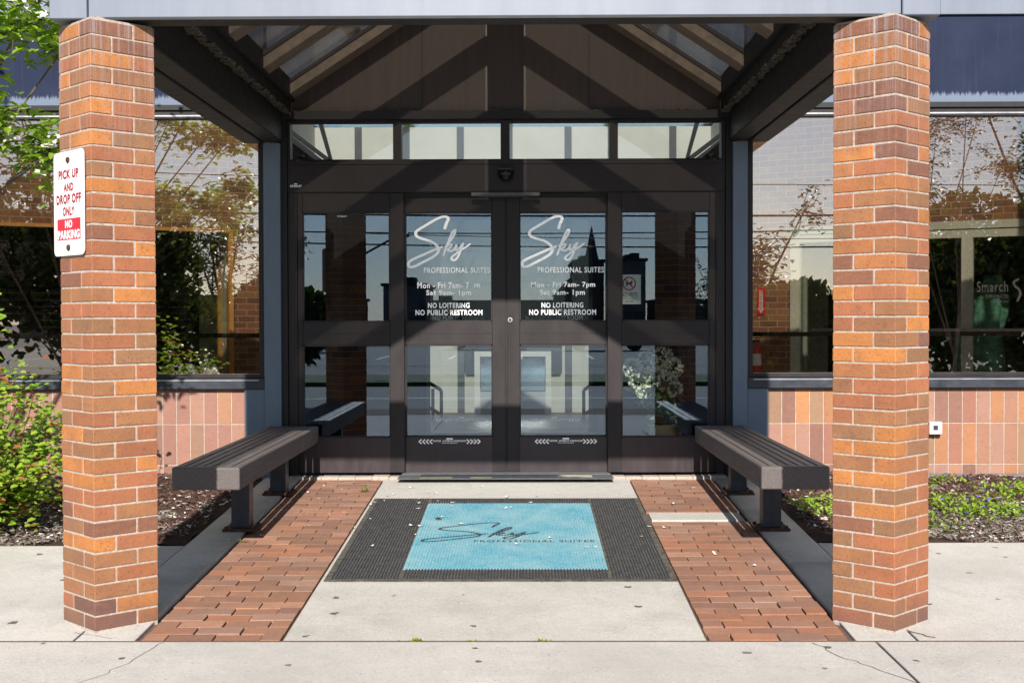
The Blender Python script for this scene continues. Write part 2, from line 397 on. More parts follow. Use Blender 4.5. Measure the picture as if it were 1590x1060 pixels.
slabs('sidewalk', M_conc, [(-8, -3.05, -6.3, FY), (-3.05, 1.62, -6.3, FY), (1.62, 4.2, -6.3, FY), (4.2, 8, -6.3, FY),
                         (-8, -1.0, -9.2, -6.3), (-1.0, 3.0, -9.2, -6.3), (3.0, 8, -9.2, -6.3)], 0)
slabs('side_paving', M_conc, [(-8, -1.8, FY, -2.28), (1.8, 8, FY, -2.22)], .001)
for sgn in (-1, 1):
    xa, xb = sorted((sgn*(GX+.012), sgn*1.80))
    slabs('kerb_strip', M_conc2, [(xa, xb, -1.35, -.1), (xa, xb, -2.75, -1.35), (xa, xb, -3.72, -2.75)], .012, bev=.010)
    slabs('pillar_apron', M_conc, [(xa, xb, FY, -3.725)], .002)
# brick paving strips
PAV = [((.29,.145,.090),4),((.25,.132,.088),4),((.35,.180,.115),3),((.29,.170,.122),3),((.24,.128,.092),2),((.34,.150,.085),1.5)]
for sgn in (-1, 1):
    m = MB(); y = FY+.012; r = 0
    while y < -.13:
        xa, xb = sorted((sgn*PX, sgn*GX)); xa += .004; xb -= .004
        x = xa-(0 if r % 2 else .1)-random.uniform(0, .012)
        if sgn > 0 and -1.60 < y+.05 < -1.33: y += .1016; r += 1; continue
        while x < xb-.02:
            x0 = max(x, xa); x1 = min(x+.203, xb)
            near = max(0, min(1, (-3.0-y)/1.0)); g = .0015+.003*near*random.random()
            if x1-x0 > .03:
                dz = random.gauss(0, .0007+.0022*near); tl = random.gauss(0, .002+.006*near)
                def T(q, xc=(x0+x1)/2, dz=dz, tl=tl): return Vector((q.x, q.y, q.z+dz+(q.x-xc)*tl))
                m.box(x0+g, x1-g, y+g*.5, y+.1016-g*.5, -.06, -.002, pick(PAV, .14), T)
            x += .2045
        y += .1016; r += 1
    m.build('brick_paving', M_paver, ground=True, kind='structure', bevel=.0016)
slabs('concrete_patch', M_walk, [(PX+.01, GX-.01, -1.59, -1.34)], -.001)
B('joint_filler', M_sand, (-8, 8, FY-.009, FY+.008, gz(FY)-.02, gz(FY)+.0012), kind='structure')
# threshold strip of pale mortar along the doors
m = MB()
for i in range(26):
    x0 = -1.62+i*.125; m.box(x0, x0+.124, -.13-random.uniform(0, .012), -.02, -.05, .014+random.uniform(-.004, .004))
m.build('threshold_kerb', M_mortar, kind='structure', bevel=.004)

# street and parking side, seen mirrored in the glass
def flat(name, mat, x0, x1, y0, y1, z, th=.3): return B(name, mat, (x0, x1, y0, y1, z-th, z), kind='structure')
flat('drive_brick_edge', M_sand, -60, 60, -11.0, -9.2, -.285)
flat('road', M_lot, -90, 90, -20, -11.0, -.40)
flat('grass_verge', M_grass, -90, 90, -24, -20, -.30)
flat('car_park', M_lot, -90, 90, -60, -24, -.38)
m = MB()
for i in range(-14, 15): m.box(i*2.8, i*2.8+.12, -44, -39, -.385, -.376)
m.box(-80, 80, -15.6, -15.45, -.405, -.396)
m.build('road_markings', M_line, kind='structure')
flat('far_ground', M_asph, -300, 300, -400, -60, -.42)

# ------------------------------------------------------------------ brick pillars
def pillar(x, label):
    t = empty('brick_pillar', (x, -3.77, -.176), label, 'brick pillar', 'brick pillars carrying the canopy')
    s = .305; w_ = .098; l = .199; ph = 2.657/39; m = MB(); rot = Matrix.Rotation(R(45), 3, 'Z')
    def mk(mir):
        def T(q):
            a = q.x; a = s-a if mir else a
            v = rot @ Vector((a-s/2, q.y-s/2, 0)); return Vector((x+v.x, -3.77+v.y, -.176+q.z))
        return T
    for k in range(39):
        z0 = k*ph+.004; z1 = (k+1)*ph-.004; T = mk(k % 2)
        for (a, b, c_, d) in ((0, l, 0, w_), (s-w_, s, 0, l), (s-l, s, s-w_, s), (0, w_, s-l, s)):
            j = [random.uniform(-.0012, .0012) for _ in range(4)]
            m.box(a+j[0], b+j[1], c_+j[2], d+j[3], z0+random.uniform(-.001, .001), z1+random.uniform(-.001, .001), pick(BRK, .12), T)
    # mirrored boxes flip their normals
    o = m.build('brickwork', M_brick, t, bevel=.0025)
    bm = bmesh.new(); bm.from_mesh(o.data); bmesh.ops.recalc_face_normals(bm, faces=bm.faces); bm.to_mesh(o.data); bm.free()
    m = MB(); T = mk(0); e = .0035; m.box(e, s-e, e, s-e, -.03, 2.657, None, T); m.build('mortar', M_mortar, t)
    m = MB(); m.box(.008, s-.008, .008, s-.008, 2.657, 2.664, None, T); m.box(.07, s-.07, .07, s-.07, 2.664, 2.684, None, T); m.build('mortar_cap', M_mortar, t)
    return t
pillar(-1.737, 'brick pillar with the red and white parking sign on its left face')
pillar(1.726, 'brick pillar without any sign, in front of the flower bed')

# ------------------------------------------------------------------ canopy
can = empty('entrance_canopy', (0, -2.05, 2.45), 'pale blue fascia canopy with glazed gable skylight standing on two brick pillars', 'canopy')
FR = -3.87
B('fascia', M_fascia, (-1.783, 1.783, FR, FR+.13, 2.506, 2.86), parent=can, bevel=.004)
for s_ in (-1, 1): B('corner_cap', M_fascia, (s_*1.787, s_*1.955, FR-.003, FR+.17, 2.502, 2.87), parent=can, bevel=.004)
B('soffit_strip', M_black, (-1.70, 1.70, FR+.004, FR+.128, 2.498, 2.5055), parent=can)
for s_ in (-1, 1):
    B('side_beam', M_soffit, (s_*1.66, s_*1.80, FR+.135, -.01, 2.50, 2.86), parent=can, bevel=.006)
    B('side_beam_cladding', M_soffit, (s_*1.806, s_*1.955, FR+.175, -.02, 2.492, 2.86), parent=can, bevel=.006)
    m = MB(); m.prism([(s_*1.60, 2.72), (s_*1.658, 2.72), (s_*1.70, 2.80), (s_*1.70, 2.95), (s_*1.60, 2.90)], FR+.135, -.01)
    m.build('gutter', M_black, can, bevel=.003)
    m = MB()      # crust of lichen along the gutter's lower edge
    for i in range(420):
        yy = -3.7+3.68*random.random(); r = random.uniform(.004, .016); zz = 2.716+random.uniform(-.006, .008)
        xx = s_*(1.632+random.uniform(-.03, .02)); m.box(xx-r, xx+r, yy-r*1.4, yy+r*1.4, zz-r*.5, zz+r*.4)
    m.build('lichen', M_lichen, can, kind='stuff')
    B('eave_flashing', M_bronze, (s_*1.705, s_*1.84, FR+.18, -.02, 2.862, 2.99), parent=can)
    B('glazing_bead', M_black, (s_*1.572, s_*1.599, FR+.14, -.02, 2.80, 2.945), parent=can)
ZT = 3.98; ZE = 2.93; VD = .11
def slope(s_, zt, ze, d, y0, y1, mb, x0=.0, x1=1.585):
    k = (zt-ze)/1.6
    pr = [(s_*x1, ze+(1.6-x1)*k), (s_*x0, zt-x0*k), (s_*x0, zt-x0*k-d), (s_*x1, ze+(1.6-x1)*k-d)]
    mb.prism(pr, y0, y1)
for yb in (-.96, -1.93, -2.90, -3.60):
    m = MB()
    for s_ in (-1, 1): slope(s_, ZT-.012, ZE-.012, VD, yb-.19, yb, m, .02)
    m.build('rafter', M_rafter, can, bevel=.003)
m = MB()
for s_ in (-1, 1): slope(s_, ZT-.012, ZE-.012, VD, -.21, -.02, m, .02)
m.build('wall_rafter', M_rafter, can)
B('ridge_beam', M_rafter, (-.14, .14, FR, -.02, 3.72, 3.99), parent=can)
for s_ in (-1, 1):
    m = MB(); slope(s_, ZT, ZE, .008, FR, -.02, m, .145); m.build('roof_glass', M_roofglass, can)
for s_ in (-1, 1):      # frame lines round each pane
    for a, b in ((-.96, -.925), (-1.93, -1.895), (-1.185, -1.15), (-2.155, -2.12), (-3.125, -3.09), (-2.90, -2.865), (-.245, -.21)):
        m = MB(); slope(s_, ZT-.014, ZE-.014, .03, a if a in (-.96, -1.93, -2.90) else b-.014, a+.014 if a in (-.96, -1.93, -2.90) else b, m, .15); m.build('pane_frame', M_bronze, can)

# ------------------------------------------------------------------ the building
bld = empty('office_building', (0, 0, 0), 'brown and blue office entrance front with sliding doors, tiled wall base and bronze windows', 'building')
# gable wall above the transom
m = MB(); m.prism([(-1.62, V(172)), (1.62, V(172)), (1.62, 2.90), (0, 3.955), (-1.62, 2.90)], 0, .12); m.build('gable_wall', M_gable, bld)
B('gable_seam', M_black, (U(657), U(658.2), -.003, 0, V(172), 3.6), (U(916), U(917.2), -.003, 0, V(172), 3.6), parent=bld, each=True)
B('gable_ledge', M_black, (-1.72, 1.72, -.05, .05, V(186), V(173.5)), parent=bld)
m = MB()
for i in range(240):
    x = -1.6+3.2*random.random(); r = random.uniform(.002, .006); m.box(x-r, x+r, -.052, -.03, V(173.5)-.001, V(173.5)+r*.8)
m.build('ledge_debris', M_lichen, bld, kind='stuff')
# door surround
B('door_header', M_bronze, (U(448), U(1127), -.012, .12, V(297), V(255)), (U(448), U(1127), -.02, .12, V(255)+.001, V(250)),
  (U(448), U(1127), -.004, .012, V(298.5), V(297)), parent=bld)
m = MB()
for a, b in ((448, 452), (612, 625), (779, 793), (948, 961), (1121, 1127)): m.box(U(a), U(b), -.01, .09, V(249.9), V(187))
m.box(U(452), U(1121), .012, .08, V(250), V(246.5)); m.box(U(452), U(1121), .012, .08, V(190), V(186)); m.build('transom_frame', M_bronze, bld)
tf = bld.children[-1]
m = MB()
for a, b in ((452, 612), (625, 779), (793, 948), (961, 1121)): B('transom_pane', M_innerglass, (U(a), U(b), .04, .046, V(246.5), V(190)), parent=bld)
B('door_jamb', M_bronze, (U(448), U(462), -.01, .12, 0, V(298.5)), parent=bld, bevel=.002)
B('door_jamb', M_bronze, (U(1113), U(1127), -.01, .12, 0, V(298.5)), parent=bld, bevel=.002)
B('corner_strip', M_black, (U(438.5), U(447.5), -.03, .1, -.02, 2.70), parent=bld)
B('corner_strip', M_black, (U(1127.5), U(1137), -.03, .1, -.02, 2.70), parent=bld)
B('blue_post', M_blue, (U(412), U(438), -.06, .14, -.04, 2.49), parent=bld, bevel=.003)
B('blue_post', M_blue, (U(1137.5), U(1160), -.06, .14, -.04, 2.49), parent=bld, bevel=.003)
B('blue_panel', M_blue, (U(380), U(411.5), -.04, .1, -.1, V(603)), parent=bld, bevel=.002)
B('blue_panel', M_blue, (U(1160.5), U(1193), -.04, .1, -.1, V(603)), parent=bld, bevel=.002)
B('door_track', M_plate, (U(625), U(948), -.06, .10, .0145, .028), parent=bld)
# one glazed leaf: two panes, stiles, rails
def leaf(name, x0, x1, g0, g1, y, top, label):
    f = MB(); d = .045
    f.box(x0, g0, y, y+d, .03, top); f.box(g1, x1, y, y+d, .03, top)
    f.box(g0, g1, y+.001, y+d-.001, V(328), top); f.box(g0, g1, y+.001, y+d-.001, V(535), V(499))
    o = f.build(name, M_bronze, bld, label=label, bevel=.0025)
    f = MB(); f.box(g0, g1, y+.002, y+d-.001, .03, V(680)); f.build('bottom_rail', M_doorp, o)
    f = MB(); f.box(g0, g1, y-.0015, y+.004, V(517.8), V(516.8)); 
    for a, b in ((328, 330.2), (497.2, 499), (535, 537.2), (677.5, 680)): f.box(g0, g1, y+.004, y+d-.004, V(b), V(a))
    f.box(g0, g0+.008, y+.004, y+d-.004, V(679), V(329)); f.box(g1-.008, g1, y+.004, y+d-.004, V(679), V(329)); f.build('glazing_gasket', M_black, o)
    f = MB(); f.box(g0+.002, g1-.002, y+.018, y+.024, V(499), V(328)); f.build('upper_pane', M_doorglass, o)
    f = MB(); f.box(g0+.002, g1-.002, y+.018, y+.024, V(680), V(535)); f.build('lower_pane', M_doorglass, o)
    return o
leaf('side_light', U(462.2), U(628), U(470), U(606), .0, V(299), 'fixed glazed panel behind the left bench')
leaf('side_light', U(945), U(1112.8), U(966.5), U(1103), .0, V(299), 'fixed glazed panel with the no pets notice')
dl = leaf('sliding_door', U(622), U(785.6), U(629), U(765), .055, V(305), 'left sliding leaf, whose opening hours miss one letter')
dr = leaf('sliding_door', U(788.4), U(951), U(808), U(944), .055, V(305), 'right sliding leaf with complete opening hours')
B('door_guide', M_black, (U(622), U(951), .05, .11, V(305), V(299)), parent=bld)
B('meeting_seal', M_black, (U(785.6), U(788.4), .062, .09, .03, V(305)), parent=bld)
m = MB(); m.cyl((U(793), .055, V(496.5)), (U(793), .045, V(496.5)), .017, .017, 20); m.build('door_lock', M_cap, dr)
m = MB(); m.cyl((U(793), .0449, V(496.5)), (U(793), .042, V(496.5)), .011, .011, 16); m.build('lock_cylinder', M_inkblack, dr)
# decals on the leaves
K = 1/5.8875
def scr(pts, ox): return [(U(620+cx*K)+ox, V(320+cy*K)) for cx, cy in pts]
S_ST = [(418,205),(424,175),(436,140),(450,112),(442,93),(412,87),(372,96),(320,121),(262,155),(205,188),(162,216),(148,242),(160,268),(200,287),(252,302),(302,322),(340,350),(360,385),(352,418),(318,450),(262,482),(196,515),(138,544),(102,550),(82,538),(82,512),(104,490),(160,463),(230,432),(300,402),(360,378),(400,362)]
K_ST = [(404,446),(424,388),(450,318),(480,248),(502,212),(515,214),(508,246),(480,292),(446,336),(420,372)]
K2 = [(424,380),(448,352),(474,342),(478,358),(456,380),(442,392),(462,404),(486,402),(508,380),(526,348),(522,372),(516,392),(532,394),(560,366),(586,334),(582,352),(566,392),(548,436),(524,476),(500,490),(480,478),(484,458),(520,428),(570,394),(616,364),(656,336)]
def decal(door, ox, y, mat, missing):
    o = MB()
    for j_, (p_, w_) in enumerate(((S_ST, 24), (K_ST, 18), (K2, 17))):
        n0 = len(o.v); ribbon(o, scr(p_, ox), w_*K/208, y)
        for k_ in range(n0, len(o.v)): o.v[k_].y -= .0004+.0012*j_+.0012*(k_-n0)/(len(o.v)-n0)
    o.build('script_lettering', mat, door)
    L_ = [('PROFESSIONAL SUITES', 658, 761.5, 414.2, 422.8, 0.006), ('Sat 9am- 1pm', 661.5, 732, 449.5, 460, .022),
          ('NO LOITERING', 664, 729.5, 469.5, 477.7, .024), ('NO PUBLIC RESTROOM', 644.5, 749.5, 480.5, 489, .024)]
    if missing: L_ += [('Mon - Fri 7am- 7', 647.5, 729, 437.5, 447, .022), ('m', 736.5, 746, 440, 445.5, .022)]
    else: L_ += [('Mon - Fri 7am- 7pm', 647.5, 748, 437.5, 447.5, .022)]
    for s_, x0, x1, y0, y1, bd in L_:
        o = MB(); text(o, s_, U(x0)+ox, U(x1)+ox, V(y1), V(y0), y, bd); o.build('door_lettering', mat, door)
decal(dl, 0, .072, M_white, True); decal(dr, 178.3/208, .072, M_white, False)
def caution(x, y, z, parent, mat, k=1.0):
    o = MB(); h = .016*k
    for s_ in (-1, 1):
        for i in range(4):
            cx = x+s_*(.13+.027*i)*k; ribbon(o, [(cx-s_*.0*k, z+h), (cx+s_*.02*k, z), (cx, z-h)], .009*k, y, taper=False, sub=1)
    text(o, 'CAUTION   AUTOMATIC SLIDING DOOR', x-.125*k, x+.125*k, z-.002*k, z+.012*k, y, .02)
    text(o, 'this way when without entry', x-.06*k, x+.06*k, z-.016*k, z-.006*k, y, .02)
    o.box(x-.024*k, x+.024*k, y, y+.0006, z+.017*k, z+.026*k)
    return o.build('caution_decal', mat, parent)
caution(U(697.5), .0535, V(687), dl, M_white); caution(U(880), .0535, V(687), dr, M_white)
o = MB(); text(o, 'STANLEY', U(452), U(470), V(290), V(286.5), -.0135, .03); o.box(U(458), U(463), -.0138, -.0132, V(285.6), V(284.2)); o.build('maker_lettering', M_white, bld)
o = MB(); text(o, 'STANLEY', U(524), U(539), V(336), V(333.4), .0165, .02); o.build('maker_lettering', M_white, bld)
# tiled wall base, left and right; window walls
TIL = [((.33,.175,.125),4),((.29,.140,.102),4),((.26,.125,.095),3),((.31,.155,.085),2),((.25,.145,.098),2),((.22,.112,.088),2)]
TIR = [((.32,.155,.098),3),((.34,.150,.068),3),((.27,.112,.076),3),((.20,.095,.070),2),((.25,.148,.085),2),((.38,.170,.065),1),((.32,.170,.125),2)]
def tilewall(xa, xb, pal):
    o = empty_part = None
    f = MB(); z = [V(737.5), V(722), V(658.3), V(603)]
    x = xa; d = 1 if xb > xa else -1
    while abs(x-xa) < abs(xb-xa):
        for k in range(3):
            f.box(x+d*.003, x+d*.1005, -.012+random.uniform(-.0008, .0008), .02, z[k]+.003, z[k+1]-.003, pick(pal, .08))
        x += d*.1035
    t = f.build('wall_tiles', M_tile, bld, bevel=.0015)
    f = MB(); f.box(xa, xb, -.0095, .1, V(737.5), V(603)); f.build('tile_grout', M_mortar, bld)
    return t
tilewall(U(380)-.002, -6.6, TIL); tilewall(U(1193)+.002, 6.6, TIR)
B('foundation', M_found, (-6.6, U(380)-.001, -.004, .1, -.3, V(737.5)), parent=bld)
B('foundation', M_found, (U(1193)+.001, 6.6, -.004, .1, -.3, V(737.5)), parent=bld)
for s_ in (-1, 1):
    xi = U(412)-.001 if s_ < 0 else U(1160)+.001; gi = U(403) if s_ < 0 else U(1169); xo = s_*6.6
    wf = MB(); wf.box(xi, gi, -.035, .07, V(586), V(183)); wf.box(gi, xo, -.03, .06, V(586), V(580)); wf.box(gi, xo, -.03, .07, V(190), V(181.5)) if 0 else None
    wf.box(gi, xo, -.03, .07, V(183.5), V(171)); wo = wf.build('window', M_black if 0 else M_bronze, bld, label='large bronze window left of the doors' if s_ < 0 else 'large bronze window right of the doors', bevel=.002)
    f = MB(); f.box(gi, xo, .012, .018, V(580), V(183.5)); f.build('window_pane', M_winglass, wo)
    f = MB(); f.box(xi, xo, -.062, .05, V(603), V(586.5)); f.build('window_sill', M_steel, wo, bevel=.004)
    f = MB(); f.box(gi, xo, -.036, -.03, V(180.6), V(178.4)); f.box(gi, xo, -.066, -.062, V(590), V(588.6)); f.build('window_trim', M_cap, wo)
    f = MB(); f.box(xi, xo, -.05, .1, V(170.8), V(163)); f.build('window_head', M_black, bld)
    f = MB(); f.prism([(xi, 2.78), (xo, 2.78), (xo, 3.42), (xi, 3.42)], -.02, .1); f.build('navy_band', M_navy, bld)
    f = MB(); f.box(xi, xo, -.045, .1, 3.421, 3.66); f.build('upper_panel', M_fascia, bld, bevel=.003)
    f = MB(); f.box(gi, xo, .22, .25, V(524), V(517)); f.build('guard_bar', M_vest, bld)
# shell of the interior
B('lobby_floor', M_floor, (-6.6, 6.6, .125, 8.0, -.12, -.004), kind='structure')
m = MB(); m.box(-6.6, 6.6, .1, 8.0, 3.62, 3.632); m.build('added_roof_glazing', M_addedroof, bld)  # unseen glazed roof, added to let daylight onto the interior walls
m = MB()
for i in range(11): B('added_roof_bar', M_bronze, (-6.6+i*1.3, -6.5+i*1.3, .1, 8, 3.633, 3.72), parent=bld)  # bars of the added roof
B('outer_side_wall', M_cream, (-6.72, -6.6, 0, 8, -.1, 3.6), (6.6, 6.72, 0, 8, -.1, 3.6), parent=bld, each=True)
bw = MB(); bw.box(-6.6, 6.6, 6.5, 6.6, -.1, 3.6); bw.build('lobby_wall', M_cream, bld)
m = MB()
for X in (-1.95, -.66, .70, 2.02): B('wall_strip', M_plate, (X-.045, X+.045, 6.485, 6.5, .0, 3.6), parent=bld)  # plain grey upright strips down the lobby wall
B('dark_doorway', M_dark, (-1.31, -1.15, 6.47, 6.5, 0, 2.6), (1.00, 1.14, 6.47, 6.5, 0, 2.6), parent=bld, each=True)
# vestibule side walls and the inner doors
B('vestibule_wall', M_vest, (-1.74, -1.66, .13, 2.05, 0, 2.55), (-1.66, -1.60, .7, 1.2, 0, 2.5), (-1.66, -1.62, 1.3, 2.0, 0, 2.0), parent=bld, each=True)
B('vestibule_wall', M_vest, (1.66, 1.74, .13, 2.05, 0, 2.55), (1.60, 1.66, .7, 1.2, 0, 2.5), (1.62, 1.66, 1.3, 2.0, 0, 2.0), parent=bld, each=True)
YI = 2.06
m = MB(); m.box(-1.66, 1.66, YI, YI+.1, 2.16, 2.42)
for a, b in ((-1.66, -.80), (.80, 1.66)): m.box(a, b, YI, YI+.08, 0, 2.16)
m.box(-.80, -.76, YI, YI+.06, 0, 2.16); m.box(.76, .80, YI, YI+.06, 0, 2.16)
m.box(-.0, .0, 0, 0, 0, 0) if 0 else None
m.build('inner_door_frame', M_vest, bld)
for a, b, lab in ((-.76, -.01, 'left inner sliding leaf'), (.01, .76, 'right inner sliding leaf')):
    f = MB(); f.box(a, a+.035, YI, YI+.04, 0, 2.16); f.box(b-.035, b, YI, YI+.04, 0, 2.16); f.box(a+.035, b-.035, YI+.001, YI+.039, 2.08, 2.16); f.box(a+.035, b-.035, YI+.001, YI+.039, 0, .14)
    o = f.build('inner_door', M_bronze, bld, label=lab)
    f = MB(); f.box(a+.035, b-.035, YI+.018, YI+.023, .14, 1.16); f.build('lower_inner_pane', M_innerglass, o)
    f = MB(); f.box(a+.035, b-.035, YI+.018, YI+.023, 1.164, 2.08); f.build('upper_inner_pane', M_addedtint, o)  # dark tint added so the lit lobby wall stays hidden behind
    cx = -.44 if a < 0 else .41
    caution(cx, YI+.015, .257, o, M_white)
    for s__, u0, u1, z0_, z1_, bb in (('NO LOITERING', -.17, .17, 1.235, 1.275, .024), ('NO PUBLIC RESTROOM', -.26, .26, 1.17, 1.21, .024), ('PROFESSIONAL SUITES', -.23, .27, 1.48, 1.52, .006)):
        f = MB(); text(f, s__, cx+u0, cx+u1, z0_, z1_, YI+.014, bb); f.build('inner_lettering', M_box, o)
# interior brick walls with deep openings
A28 = R(28)
IBR = [((.26,.115,.06),4),((.20,.09,.055),4),((.30,.15,.07),3),((.17,.085,.06),2),((.27,.16,.06),2)]
for s_ in (-1, 1):
    def WT(q, s_=s_):   # (t, depth, z) -> world
        X = 5.1-q.x*cos(A28)+q.y*sin(A28); Y = 3.3+q.x*sin(A28)+q.y*cos(A28); return Vector((s_*X, Y, q.z))
    t0, t1, op, zt = -1.6, 2.95, 2.31, 2.17
    f = MB(); r = 0; z = 0.0
    while z < 3.5:
        x = t0-(.1 if r % 2 else 0)
        while x < t1:
            a, b = max(x, t0), min(x+.203, t1)
            if z+.03 < zt: a = max(a, op)
            if b-a > .03: f.box(a+.005, b-.005, -.008, .05, z+.005, z+.0627, pick(IBR, .15), WT)
            x += .203
        z += .0677; r += 1
    o = f.build('inner_brick_wall', M_wallbrick, bld)
    bm = bmesh.new(); bm.from_mesh(o.data); bmesh.ops.recalc_face_normals(bm, faces=bm.faces); bm.to_mesh(o.data); bm.free()
    f = MB(); f.box(t0, t1, -.005, .1, zt, 3.6, None, WT); f.box(op+.001, t1, -.0049, .1, 0, zt, None, WT); f.build('wall_mortar', M_mortar2, bld)
    f = MB(); f.box(op-.002, op+.1, .101, .55, 0, zt-.001, None, WT); f.build('opening_jamb', M_jamb if s_ < 0 else M_greenjamb, bld)
    f = MB(); fm = M_wood if s_ < 0 else M_greenjamb; wd = .045 if s_ < 0 else .10
    f.box(op-wd, op, -.03, .1, 0, zt, None, WT); f.box(t0, op, -.03, .1, zt-wd*.8, zt, None, WT); f.box(op-.04, op-.003, .5, .55, 0, zt-.05, None, WT)
    if s_ > 0: f.box(.42, .53, -.02, .08, 0, zt-.1, None, WT); f.box(t0, op-.1, -.012, .06, zt-.17, zt-.09, None, WT)
    f.build('opening_frame', fm, bld)
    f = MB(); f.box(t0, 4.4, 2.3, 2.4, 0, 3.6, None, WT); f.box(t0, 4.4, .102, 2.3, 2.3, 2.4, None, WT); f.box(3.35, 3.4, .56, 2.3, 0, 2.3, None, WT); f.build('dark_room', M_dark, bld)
    f = MB(); f.box(t0, op-.05, .03, .036, 0, zt-.05, None, WT); f.build('opening_pane', M_innerglass, bld)
    if s_ < 0:
        f = MB()
        for k in range(18): f.box(t0, op-.25, .9, .905, .5+k*.075, .504+k*.075, None, WT)
        for k in range(4): f.box(op-.55-k*.22, op-.545-k*.22, .89, .895, .3, 1.9, None, WT)
        f.build('blind', M_plate, bld)
    else:
        f = MB(); f.box(t0, op-.25, -.05, -.03, 1.04, 1.07, None, WT); f.build('push_bar', M_cap, bld)
        # lettering on the pane of the inner opening
        f = MB()
        def LT(q): return WT(Vector((-q.x, -.006+.03, q.z)))
        text(f, 'Smarch', -.385, -.085, 1.44, 1.55, 0, .012, LT); text(f, 'CHIROPRACTIC', -.30, -.08, 1.38, 1.415, 0, .02, LT); text(f, 'and health center', -.22, -.08, 1.33, 1.355, 0, .01, LT)
        ribbon(f, [(.02, 1.57), (-.03, 1.54), (-.02, 1.50), (.02, 1.46), (.03, 1.41), (.0, 1.34)], .02, 0, LT)
        f.build('pane_lettering', M_white, bld); f = MB()
        text(f, 'Smarch', -1.93, -1.59, 1.43, 1.55, 0, .012, LT); text(f, 'CHIROPRACTIC', -1.84, -1.58, 1.36, 1.40, 0, .02, LT)
        f.build('pane_lettering', M_white, bld)
# inner side walls joining brick walls to the lobby wall
B('return_wall', M_cream, (-2.62, -2.50, 4.70, 6.5, 0, 3.6), (2.50, 2.62, 4.70, 6.5, 0, 3.6), parent=bld, each=True)
for s_ in (-1, 1):
    m = MB(); m.prism([(s_*2.05, 2.96), (s_*2.05, 2.91), (s_*1.60, 2.57), (s_*1.60, 2.62)], 2.0, 2.06); m.build('sloping_frame', M_black, bld)
    m = MB(); m.prism([(s_*1.60, 2.56), (s_*2.05, 2.56), (s_*2.05, 2.90)], 2.02, 2.06); m.build('gusset_panel', M_black, bld)
    m = MB(); m.prism([(s_*1.74, 3.0), (s_*1.70, 3.0), (s_*1.60, 2.62), (s_*1.63, 2.62)], 2.0, 2.05); m.build('raking_post', M_black, bld)

# ------------------------------------------------------------------ things inside the lobby
fp = empty('fireplace', (0, 6.0, 0), 'white mantel fireplace with an added mirror front inside the lobby behind the doors', 'fireplace')
YF = 6.0
B('mantel_shelf', M_creamtrim, (-.62, .62, YF-.16, YF+.4, .885, .925), (-.58, .58, YF-.12, YF+.4, .945, .985), parent=fp)
B('frieze', M_plate, (-.60, .60, YF-.06, YF+.4, .79, .884), (-.56, .56, YF-.08, YF+.4, .926, .944), parent=fp)
B('surround', M_creamtrim, (-.47, -.40, YF-.05, YF+.1, .02, .789), (.40, .47, YF-.05, YF+.1, .02, .789), (-.40, .40, YF-.05, YF+.1, .72, .789), parent=fp)
B('firebox', M_plate, (-.39, .39, YF+.1, YF+.4, .02, .71), parent=fp)
m = MB(); m.poly([(-.395, YF-.03, .30), (.395, YF-.03, .30), (.395, YF+.008, .715), (-.395, YF+.008, .715), (-.395, YF-.02, .30), (.395, YF-.02, .30), (.395, YF+.018, .715), (-.395, YF+.018, .715)], [(0,1,2,3),(7,6,5,4),(0,4,5,1),(1,5,6,2),(2,6,7,3),(3,7,4,0)]); m.build('glare_mirror', M_glaremirror, fp)  # added mirror, tilted back to catch bright sky as a glare
B('base_panel', M_box, (-.40, .40, YF-.04, YF+.05, .08, .29), parent=fp)
for s_, lab in ((-1, 'black handrail sloping down from the left inside the lobby'), (1, 'black handrail sloping down from the right inside the lobby')):
    t = empty('handrail', (s_*.8, 5.4, 0), lab, 'handrail', 'handrails inside the lobby')
    m = MB(); m.cyl((s_*1.55, 5.4, .78), (s_*.84, 5.4, .34), .022, n=8); m.cyl((s_*1.55, 5.4, .50), (s_*.86, 5.4, .06), .022, n=8); m.build('rail', M_rail, t)
    m = MB(); m.cyl((s_*.84, 5.4, .34), (s_*.84, 5.4, 0), .02, n=8); m.build('post', M_rail, t)
    m = MB(); m.cyl((s_*.94, 5.4, .36), (s_*.94, 5.4, 0), .02, n=8); m.build('post', M_rail, t)
# bouquet on a pot inside the right side light
t = empty('flower_arrangement', (1.20, .30, 0), 'cream hydrangea bouquet in a pot behind the right glazed panel', 'flowers')
def ball_leaves(mb, c, r, n, L, W, hemi=False, sq=(1, 1, 1)):
    for _ in range(n):
        d = Vector((random.gauss(0, 1), random.gauss(0, 1), random.gauss(0, 1))).normalized()
        if hemi and d.z < -.2: d.z = -d.z
        p_ = Vector(c)+Vector((d.x*sq[0], d.y*sq[1], d.z*sq[2]))*r*random.uniform(.8, 1)
        k = (d+Vector((random.uniform(-.7, .7), random.uniform(-.7, .7), random.uniform(-.7, .7)))).normalized()
        mb.blade(p_, k, d, L*random.uniform(.7, 1.2), W*random.uniform(.7, 1.2))
m = MB()
for c, r in (((.97, .25, .80), .07), ((1.08, .23, .85), .08), ((1.20, .25, .87), .085), ((1.27, .26, .80), .075), ((1.13, .22, .74), .07), ((1.24, .25, .70), .06), ((1.01, .25, .70), .06), ((1.29, .25, .64), .045), ((1.05, .22, .62), .045)):
    ball_leaves(m, c, r, 150, .026, .022)
m.build('blossoms', M_hyd, t)
m = MB()
for c, r in (((1.10, .29, .66), .13), ((1.2, .30, .6), .12), ((1.2, .30, .45), .07)): ball_leaves(m, c, r, 120, .07, .035)
m.build('foliage', M_hydleaf, t)
m = MB(); m.lathe((1.20, .30, 0), [(.07, 0), (.10, .05), (.12, .22), (.10, .34), (.11, .36)], 18); m.build('pot', M_pot, t, smooth=True)
